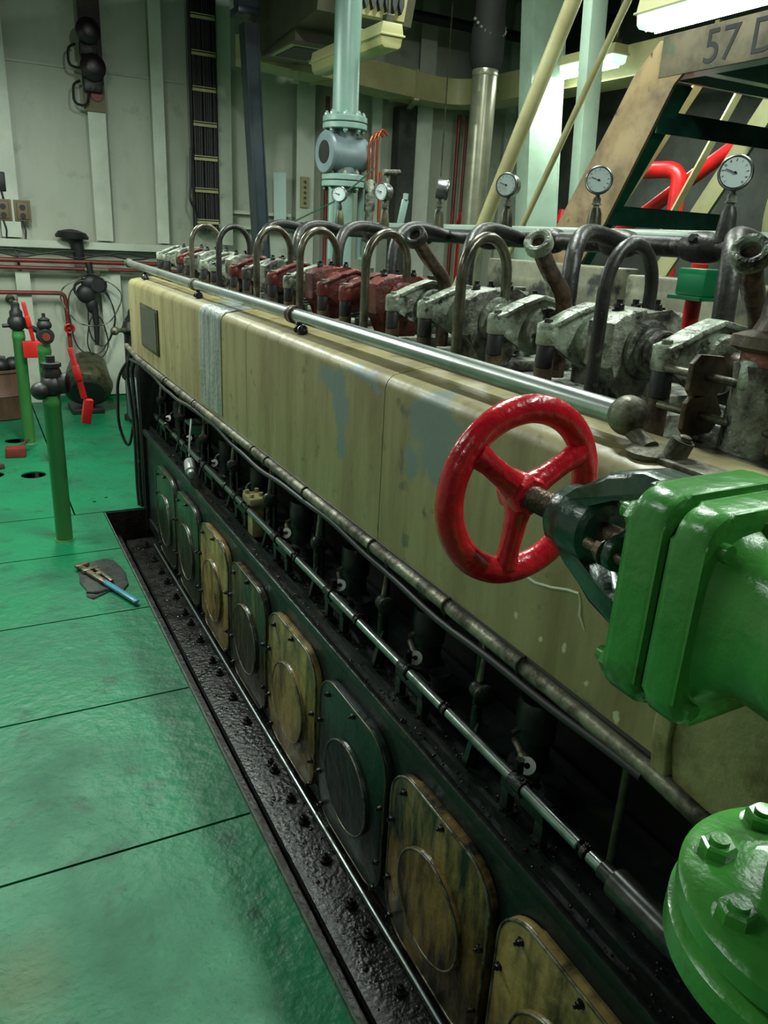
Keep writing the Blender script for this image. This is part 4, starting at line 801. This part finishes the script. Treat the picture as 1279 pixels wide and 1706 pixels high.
# dark red upright pipes on the wall
for x, lb in ((3.42, 'thin dark red upright pipe right of the labelled pillar'), (4.98, 'dark red upright pipe at the far right of the back wall'), (5.08, 'thinner dark red upright pipe beside the other one at the right')):
    m = MB(); m.tube([(x, 7.99, 0), (x, 7.99, 2.95)], .022 if x < 5 else .016, 10); tag(m.done('upright_pipe', m_dred), lb, 'pipe', 'dark red upright pipes on the back wall')
def smallwheel(x, y, z, label):
    t = thing('red_hydrant', (x, y, z-.08), label, 'valve', 'small red valves far behind the engine')
    m = MB(); m.lathe([(.04, -z+.08), (.04, -.02), (.05, 0), (.06, .03), (.04, .08), (.03, .14)], (x, y, z-.08), (0, 0, 1), 16); m.cyl((x, y, z), (x, y-.1, z), .02, n=10); m.done('body', m_red2, t)
    m = MB(); m.torus((x, y-.1, z), (.2, 1, 0), .06, .012, 26, 8); m.cyl((x-.06, y-.1, z), (x+.06, y-.1, z), .008, n=8); m.cyl((x, y-.1, z-.06), (x, y-.1, z+.06), .008, n=8); m.done('wheel', m_red2, t)
smallwheel(4.99, 7.8, 1.90, 'small bright red valve at the foot of the silver pipe')
smallwheel(5.0, 6.1, 1.92, 'small red valve between the white columns')
smallwheel(5.15, 6.2, 1.93, 'small red valve just right of the one between the white columns')
# ================================================================ PIPES AND COLUMNS BEHIND THE ENGINE
t = thing('steel_column', (2.22, 6.5, 0), 'dark blue steel beam column leaning slightly behind the far end of the engine', 'column')
m = MB(); a_, b_ = Vector((2.30, 6.5, 0)), Vector((2.115, 6.5, 3.12)); off = Vector((.05, 0, 0)); m.bar(a_-off, b_-off, .010, .14); m.bar(a_+off, b_+off, .010, .14); m.bar(a_+Vector((0, -.05, 0)), b_+Vector((0, -.05, 0)), .10, .012); m.done('beam', m_navy, t)
m = MB(); m.box((2.09, 6.5, 3.19), (.17, .2, .05), bev=.004); m.b2((2.02, 6.44, 3.2), (2.17, 6.56, 4.2)); m.done('top_bracket', m_navy, t)
t = thing('mint_riser', (2.255, 5.0, 1.5), 'mint green vertical pipe with a grey-blue strainer valve above the engine', 'pipe with valve')
X0, Y0_ = 2.262, 5.0
m = MB(); m.cyl((X0, Y0_, 2.36), (X0, Y0_, 4.2), .083, n=32); m.done('pipe', m_mint, t)
for z0, h_, mm in ((2.325, .035, m_mint), (2.285, .035, m_mint), (1.985, .035, m_mint), (1.945, .035, m_mint)):
    m = MB(); m.lathe([(.138, 0), (.142, .004), (.142, h_-.004), (.138, h_)], (X0, Y0_, z0), (0, 0, 1), 40); m.done('flange', mm, t)
for z0 in (2.36, 2.02):
    for q in range(8):
        a = 2*PI*(q+.5)/8; c_ = (X0+.115*math.cos(a), Y0_+.115*math.sin(a)); m = MB(); m.hexb((c_[0], c_[1], z0), (0, 0, 1), .017, .02); m.cyl((c_[0], c_[1], z0-.10), (c_[0], c_[1], z0+.03), .009, n=10); m.hexb((c_[0], c_[1], z0-.075), (0, 0, -1), .017, .018); m.done('flange_bolt', m_mint if z0 > 2.2 else m_cast, t)
m = MB(); m.cyl((X0, Y0_, 2.02), (X0, Y0_, 2.285), .075, n=28); m.lathe([(.10, .0), (.105, .01), (.105, .26), (.09, .28)], (X0-.13, Y0_-.02, 2.145), (1, .1, 0), 36); m.lathe([(.065, 0), (.12, 0), (.125, .006), (.125, .024), (.10, .03)], (X0-.15, Y0_-.022, 2.145), (1, .1, 0), 36); m.done('strainer_body', m_greyblue, t)
m = MB(); m.lathe([(.001, 0), (.068, 0), (.068, .004)], (X0-.153, Y0_-.023, 2.145), (1, .1, 0), 28); m.done('dark_mouth', m_black, t)
m = MB(); m.cyl((X0, Y0_, 1.0), (X0, Y0_, 1.945), .07, n=28); m.tube([(X0-.10, Y0_-.05, 1.5), (X0-.10, Y0_-.05, 1.93)], .02, 12); m.tube([(X0+.13, Y0_, 1.5), (X0+.13, Y0_, 1.93)], .022, 12); m.done('lower_pipe', m_mint, t)
m = MB(); m.tube([(X0+.12, Y0_-.2, 2.06), (X0-.02, Y0_-.25, 1.96), (X0-.2, Y0_-.3, 1.84), (1.80, 4.65, 1.72), (1.70, 4.60, 1.695)], .005, 6); tag(m.done('thin_wire', m_dgreen), 'thin green wire sloping down from the grey valve', 'wire')
t = thing('copper_tube_set', (2.43, 4.9, 1.6), 'thin copper tubes with hooked tops above a steel fitting beside the mint pipe', 'tubes')
for i, dx in enumerate((-.03, 0, .03)):
    m = MB(); m.tube(fillet([(2.42+dx, 4.9, 1.98), (2.42+dx, 4.9, 2.22+.02*i), (2.45+dx, 4.9, 2.27+.02*i), (2.49+dx, 4.9, 2.25+.01*i)], .03), .0085, 8); m.done('copper_tube', m_copper, t)
m = MB(); m.lathe([(.03, 0), (.045, .02), (.045, .10), (.028, .12), (.028, .22), (.035, .23), (.035, .40), (.02, .42)], (2.41, 4.9, 1.58), (0, 0, 1), 20); m.done('fitting', m_cast, t)
m = MB(); m.tube([(2.47, 4.88, 1.6), (2.47, 4.88, 2.05)], .010, 10); m.done('side_tube', m_copper, t)
m = MB(); m.cyl((2.02, 3.96, 1.974), (2.12, 3.96, 1.98), .015, n=14); m.tube([(2.05, 3.96, 1.974), (2.05, 3.96, 1.72)], .007, 8); tag(m.done('pale_grip', m_cast), 'short pale grip sticking out above the second farthest gauge', 'handle')
m = MB(); m.bar((2.05, 3.80, 1.71), (2.07, 3.79, 1.84), .036, .016, bev=.004); m.cyl((2.07, 3.79, 1.84), (2.072, 3.79, 1.87), .014, n=12); tag(m.done('mint_lever', m_mint), 'short mint green lever left of the steel drum gauge', 'lever')
t = thing('silver_pipe', (3.95, 6.0, 0), 'tall silver lagged pipe behind the engine', 'pipe')
m = MB(); m.tube([(3.955, 6, 0), (3.955, 6, 3.0)], .103, 32); m.done('lagged_pipe', m_silver, t)
m = MB(); m.lathe([(.105, 0), (.108, .01), (.108, .04), (.105, .05)], (3.955, 6, 2.93), (0, 0, 1), 32); m.done('band', m_silver, t)
m = MB(); m.lathe([(.11, 0), (.135, .06), (.135, .25), (.12, .4), (.12, 1.25)], (3.955, 6, 2.98), (0, 0, 1), 32); m.done('dark_lagging', m_ceil, t)
m = MB()
for q in range(12):
    a = PI+PI*q/11; m.ball((3.955+.137*math.cos(a), 6+.137*math.sin(a)*.9, 3.32-.12*math.sin(-a)), .014, n=8)
m.done('lacing', m_cast, t)
t = thing('white_column', (4.75, 6.0, 0), 'wide pale mint column with a flange edge, left of the two', 'column', 'pale columns behind the engine')
m = MB(); a_, b_ = Vector((4.80, 6, 0)), Vector((4.42, 6, 4.2)); m.bar(a_, b_, .014, .30, roll=PI/2); m.bar(a_+Vector((-.16, 0, 0)), b_+Vector((-.16, 0, 0)), .02, .17, roll=0); m.bar(a_+Vector((.16, 0, 0)), b_+Vector((.16, 0, 0)), .02, .17, roll=0); m.b2((4.62, 5.93, 3.2), (4.66, 5.95, 3.3)); m.bar(a_+Vector((0, -.075, 0)), b_+Vector((0, -.075, 0)), .32, .012); m.done('beam', m_mintw, t)
m = MB(); m.bar((4.38, 5, 0), (4.12, 5, 4.2), .145, .10, bev=.006); tag(m.done('white_column', m_mintw), 'narrower pale column, right of the two', 'column', 'pale columns behind the engine')
# hand rails and stairs
t = thing('ship_stair', (2.95, 3.3, 0), 'steep ship stair with brown stringer and dark green treads at the upper right', 'stairs')
sd = Vector((0, .50, -.70)).normalized(); s0 = Vector((2.6, 2.62, 2.36)); L_ = 3.0
pf = [(2.735, 2.40), (2.80, 2.345), (2.9, 2.18), (3.20, 1.735), (4.40, 0), (4.08, 0), (2.855, 1.766), (2.57, 2.285), (2.50, 2.34), (2.50, 2.45), (2.68, 2.45)]
m = MB(); m.prism(pf, 0, 2.592, 2.606, bev=.002); m.done('stringer', m_woodp, t)
pe = [(2.735, 2.40), (2.80, 2.345), (3.20, 1.735), (4.40, 0), (4.34, 0), (3.17, 1.70), (2.77, 2.31)]
m = MB()
for q in range(len(pf)-7): pass
m.bar((2.65, 2.575, 2.285), (2.65, 4.095, 0), .10, .012); m.done('stringer_flange', m_tread, t)
m = MB(); m.bar((3.40, 2.72, 2.36), (3.40, 4.26, 0), .02, .10); plab(m.done('far_stringer', m_cream, t), 'cream far side stringer')
for i, (y, z) in enumerate(((2.71, 2.20), (2.95, 1.84), (3.19, 1.48), (3.43, 1.12), (3.68, .76), (3.92, .40))):
    m = MB(); m.b2((2.606, y-.07, z-.006), (3.39, y+.11, z), bev=.001); m.b2((2.606, y-.07, z-.085), (3.39, y-.064, z)); m.b2((2.606, y+.104, z-.05), (3.39, y+.11, z)); m.done('tread', m_tread, t)
t = thing('upper_platform', (3.2, 1.8, 2.31), 'worn platform with a scuffed edge plate and stencilled marks at the top right', 'platform')
m = MB(); m.b2((2.59, .6, 2.315), (2.60, 2.66, 2.465), bev=.002); m.done('edge_plate', m_fascia, t)
m = MB(); m.b2((2.60, .6, 2.455), (4.2, 2.66, 2.463)); m.done('deck_plate', m_tread, t)
m = MB(); m.b2((2.60, 2.64, 2.315), (4.2, 2.66, 2.455)); m.b2((2.60, 2.45, 2.315), (4.2, 2.50, 2.325)); m.b2((2.60, 1.8, 2.315), (4.2, 1.85, 2.325)); m.b2((2.602, .6, 2.315), (2.68, 2.66, 2.323)); m.done('under_frame', m_mint, t)
Mx = Matrix.Translation((2.589, 2.21, 2.385)) @ Matrix(((0, 0, -1), (-1, 0, 0), (0, 1, 0))).to_4x4()
text_mesh('57 DO', .165, .0006, 'stencil_marks', m_ink, Mx, t)
for nm, pts, r_, mm, lb in (('hand_rail', [(2.75, 3.30, 2.86), (2.6, 3.27, 2.71), (2.6, 3.84, 1.74), (2.6, 4.3, .95)], .038, m_cream, 'thick cream handrail pole slanting down at the left of the stair'),
                        ('hand_rail', [(2.9, 3.10, 2.98), (3.0, 4.012, 1.76), (3.0, 4.5, 1.0)], .018, m_cream, 'thin cream handrail slanting between the pale columns'),
                        ('hand_rail', [(3.2, 2.55, 2.46), (3.0, 2.62, 3.2)], .025, m_cast, 'short upright rail post on the platform edge')):
    if r_ > .03: pts = [(2.6, 3.06, 3.08)]+pts[1:]
    m = MB(); m.tube(pts, r_, 16); tag(m.done(nm, mm), lb, 'handrail', 'cream handrails by the stair')
for (x, pa, pb, w, lb) in ((3.82, (3.45, 2.75), (4.25, 1.72), .07, 'first cream bar slanting behind the stair treads, left one'), (3.84, (3.10, 2.90), (3.80, 1.60), .05, 'second cream bar slanting behind the stair treads, right one')):
    m = MB(); m.bar((x, pa[0], pa[1]), (x, pb[0], pb[1]), w, .012); tag(m.done('slanted_bar', m_cream), lb, 'bar', 'cream bars behind the stair')
# red pipes behind stair
t = thing('red_main', (4.0, 4.0, 1.2), 'bright red pipe bending over in an arch behind the stair treads', 'pipe')
m = MB(); m.tube(fillet([(3.75, 4.2, 1.72), (3.85, 4.12, 2.13), (4.0, 3.80, 2.14), (4.0, 3.76, 1.1)], .09, 8), .05, 20); m.done('pipe', m_red2, t)
m = MB(); m.tube([(4.15, 4.45, 1.75), (4.15, 3.65, 2.21), (4.15, 3.3, 2.40)], .045, 16); tag(m.done('red_diagonal_pipe', m_red2), 'bright red pipe running diagonally behind the red arch', 'pipe')
m = MB(); m.tube([(2.29, 2.02, 0), (2.25, 1.98, 1.62)], .028, 14); tag(m.done('red_lower_pipe', m_red2), 'short slanted red pipe seen under the mint pipe', 'pipe')
m = MB(); m.lathe([(.02, 0), (.45, .03), (.55, .2), (.55, 1.0), (.45, 1.17), (.02, 1.2)], (4.9, 2.6, 1.75), (.3, .8, .2), 40); tag(m.done('pale_tank', m_cream), 'pale curved tank behind the largest gauge', 'tank')
for (x, y, z, dx, lb) in ((3.2, 2.55, 1.63, .10, 'bright green box beside the largest gauge stem'), (2.26, 1.93, 1.515, .10, 'bright green box glimpsed under the header pipe')):
    m = MB(); m.b2((x-dx, y-.06, z), (x+dx*.2, y+.06, z+.09), bev=.008); m.b2((x-dx-.02, y-.07, z-.012), (x+dx*.2+.02, y+.07, z)); tag(m.done('green_box', m_greenbox), lb, 'box', 'bright green boxes behind the engine')
m = MB(); m.b2((2.35, .6, .0), (2.50, 1.55, 1.60), bev=.01); m.b2((2.35, 1.62, .0), (2.5, 2.42, 1.56), bev=.01); m.b2((2.35, 2.5, .0), (2.5, 3.4, 1.58), bev=.01); tag(m.done('cream_locker', m_locker), 'cream locker side behind the engine, seen in slivers between the rockers', 'locker')
# ducts
def sweep_rect(m, pts, w, h):
    pts = [Vector(p) for p in pts]; fr = []
    for i, p in enumerate(pts):
        a = pts[max(i-1, 0)]; c_ = pts[min(i+1, len(pts)-1)]; d = (c_-a); d.z = 0; d.normalize(); s = Vector((d.y, -d.x, 0))
        fr.append([p-s*w/2-Vector((0, 0, h/2)), p+s*w/2-Vector((0, 0, h/2)), p+s*w/2+Vector((0, 0, h/2)), p-s*w/2+Vector((0, 0, h/2))])
    m.rings(fr)
dp = fillet([(2.3, 7.10, 3.08), (4.95, 7.95, 3.09), (5.15, 5.6, 3.10), (5.15, -1.0, 3.10)], .75, 10)
t = thing('air_duct', (4.6, 7.2, 2.95), 'beige air duct that curves along the back wall and turns towards the stair', 'duct')
m = MB(); sweep_rect(m, dp, .34, .235); m.done('duct_run', m_duct, t)
for p, q in ((Vector((3.1, 7.357, 3.083)), 1), (Vector((4.1, 7.677, 3.087)), 1), (Vector((5.15, 4.6, 3.10)), 0), (Vector((5.15, 3.3, 3.10)), 0)):
    m = MB(); d = Vector((.952, .305, 0)) if q else Vector((0, -1, 0)); sweep_rect(m, [p-d*.02, p+d*.02], .37, .262); m.done('joint_strip', m_cream, t)
for x, y in ((3.3, 7.5), (4.2, 7.7), (2.75, 7.2)):
    m = MB(); m.bar((x-.12, y-.35, 2.93), (x+.1, y+.2, 2.93), .05, .02); m.done('hanger_strip', m_cream, t)
t = thing('supply_air_box', (2.4, 6.2, 3.0), 'dim air supply box with a slotted grille high behind the mint pipe', 'air box')
m = MB(); m.prism([(5.55, 3.06), (6.9, 2.98), (6.9, 3.7), (5.35, 3.7)], 0, 2.28, 3.0); m.b2((2.30, 6.0, 2.96), (2.7, 6.75, 3.04)); m.done('box', m_ductd, t)
m = MB(); m.prism([(5.51, 3.075), (5.55, 3.065), (5.35, 3.72), (5.31, 3.72)], 0, 2.50, 2.92); m.done('grille_plate', m_duct, t)
for i in range(7):
    for j in range(3):
        m = MB(); x = 2.525+.054*i; f = .04+.30*j; y = 5.51-.2*f; z = 3.075+.65*f
        m.prism([(x+.019, z), (x+.038, z+.05), (x+.038, z+.10), (x+.019, z+.15), (x, z+.10), (x, z+.05)], 1, y-.05, y+.002); m.done('slot', m_black, t) if (i*3+j) < 30 else m.b.free()
m = MB(); m.b2((2.36, 6.16, 2.95), (2.62, 6.58, 2.962)); m.done('opening', m_black, t)
m = MB(); m.b2((2.32, 6.12, 2.955), (2.66, 6.62, 2.96)); m.done('opening_frame', m_duct, t)
# pipes under the dark deckhead
for i, (y, z, r_) in enumerate(((7.6, 3.7, .05), (6.8, 3.8, .035), (4.9, 3.75, .06), (4.2, 3.9, .03))):
    m = MB(); m.tube([(2.6, y, z), (6.0, y, z-.02)], r_, 12); tag(m.done('overhead_pipe', m_ceil), ['farthest', 'second farthest', 'third farthest', 'nearest'][i]+' of the dark pipes crossing under the deckhead', 'pipe', 'dark pipes under the deckhead')
m = MB(); m.tube([(3.96, 6.6, 2.2), (3.96, 6.6, 4.2)], .007, 6); tag(m.done('hanging_wire', m_dirty), 'thin wire hanging from the dark deckhead left of the silver pipe', 'wire')
# cables at the far end of the engine
for i, (x, y, mm) in enumerate(((.80, 4.72, m_black), (.812, 4.69, m_dkpipe), (.83, 4.67, m_black), (.845, 4.665, m_dirty))):
    m = MB(); m.tube(fillet([(.80+.02*i, 4.68, .94-.03*i), (x-.02+.01*i, y, .84), (x+.004, y, .5), (x, y, .1), (x+.01, y, -.1)], .08), .010+.002*(i % 2), 10); tag(m.done('engine_cable', mm), ['leftmost', 'second', 'third', 'rightmost, pale brown'][i]+' upright cable hanging down the far end of the engine', 'cable', 'cables at the far end of the engine')
m = MB(); m.tube(fillet([(.81, 4.70, .93), (.73, 4.76, .80), (.72, 4.78, .50), (.77, 4.76, .34), (.80, 4.74, .5)], .08), .009, 10); tag(m.done('cable_tail', m_black), 'loose black cable looping left of the engine corner', 'cable')
m = MB(); m.bar((.90, 3.72, .72), (.96, 3.68, .72), .05, .05, bev=.004); m.b2((.88, 3.66, .745), (.98, 3.76, .755)); tag(m.done('green_control_box', m_dgreen), 'small dark green box over the far end of the shaft', 'box')
m = MB(); m.tube(fillet([(.93, 4.1, .93), (.93, 4.0, .80), (.95, 3.8, .78), (1.0, 3.7, .80)], .06), .012, 10); tag(m.done('rusty_hose', m_rustred), 'rusty bent pipe under the far end of the conduit', 'pipe')
m = MB(); m.lathe([(.03, 0), (.035, .05), (.02, .16)], (.95, 3.6, .93), (0, 0, -1), 16); tag(m.done('brass_filter', m_khaki2), 'khaki tapered filter hanging under the conduit at its far third', 'filter')
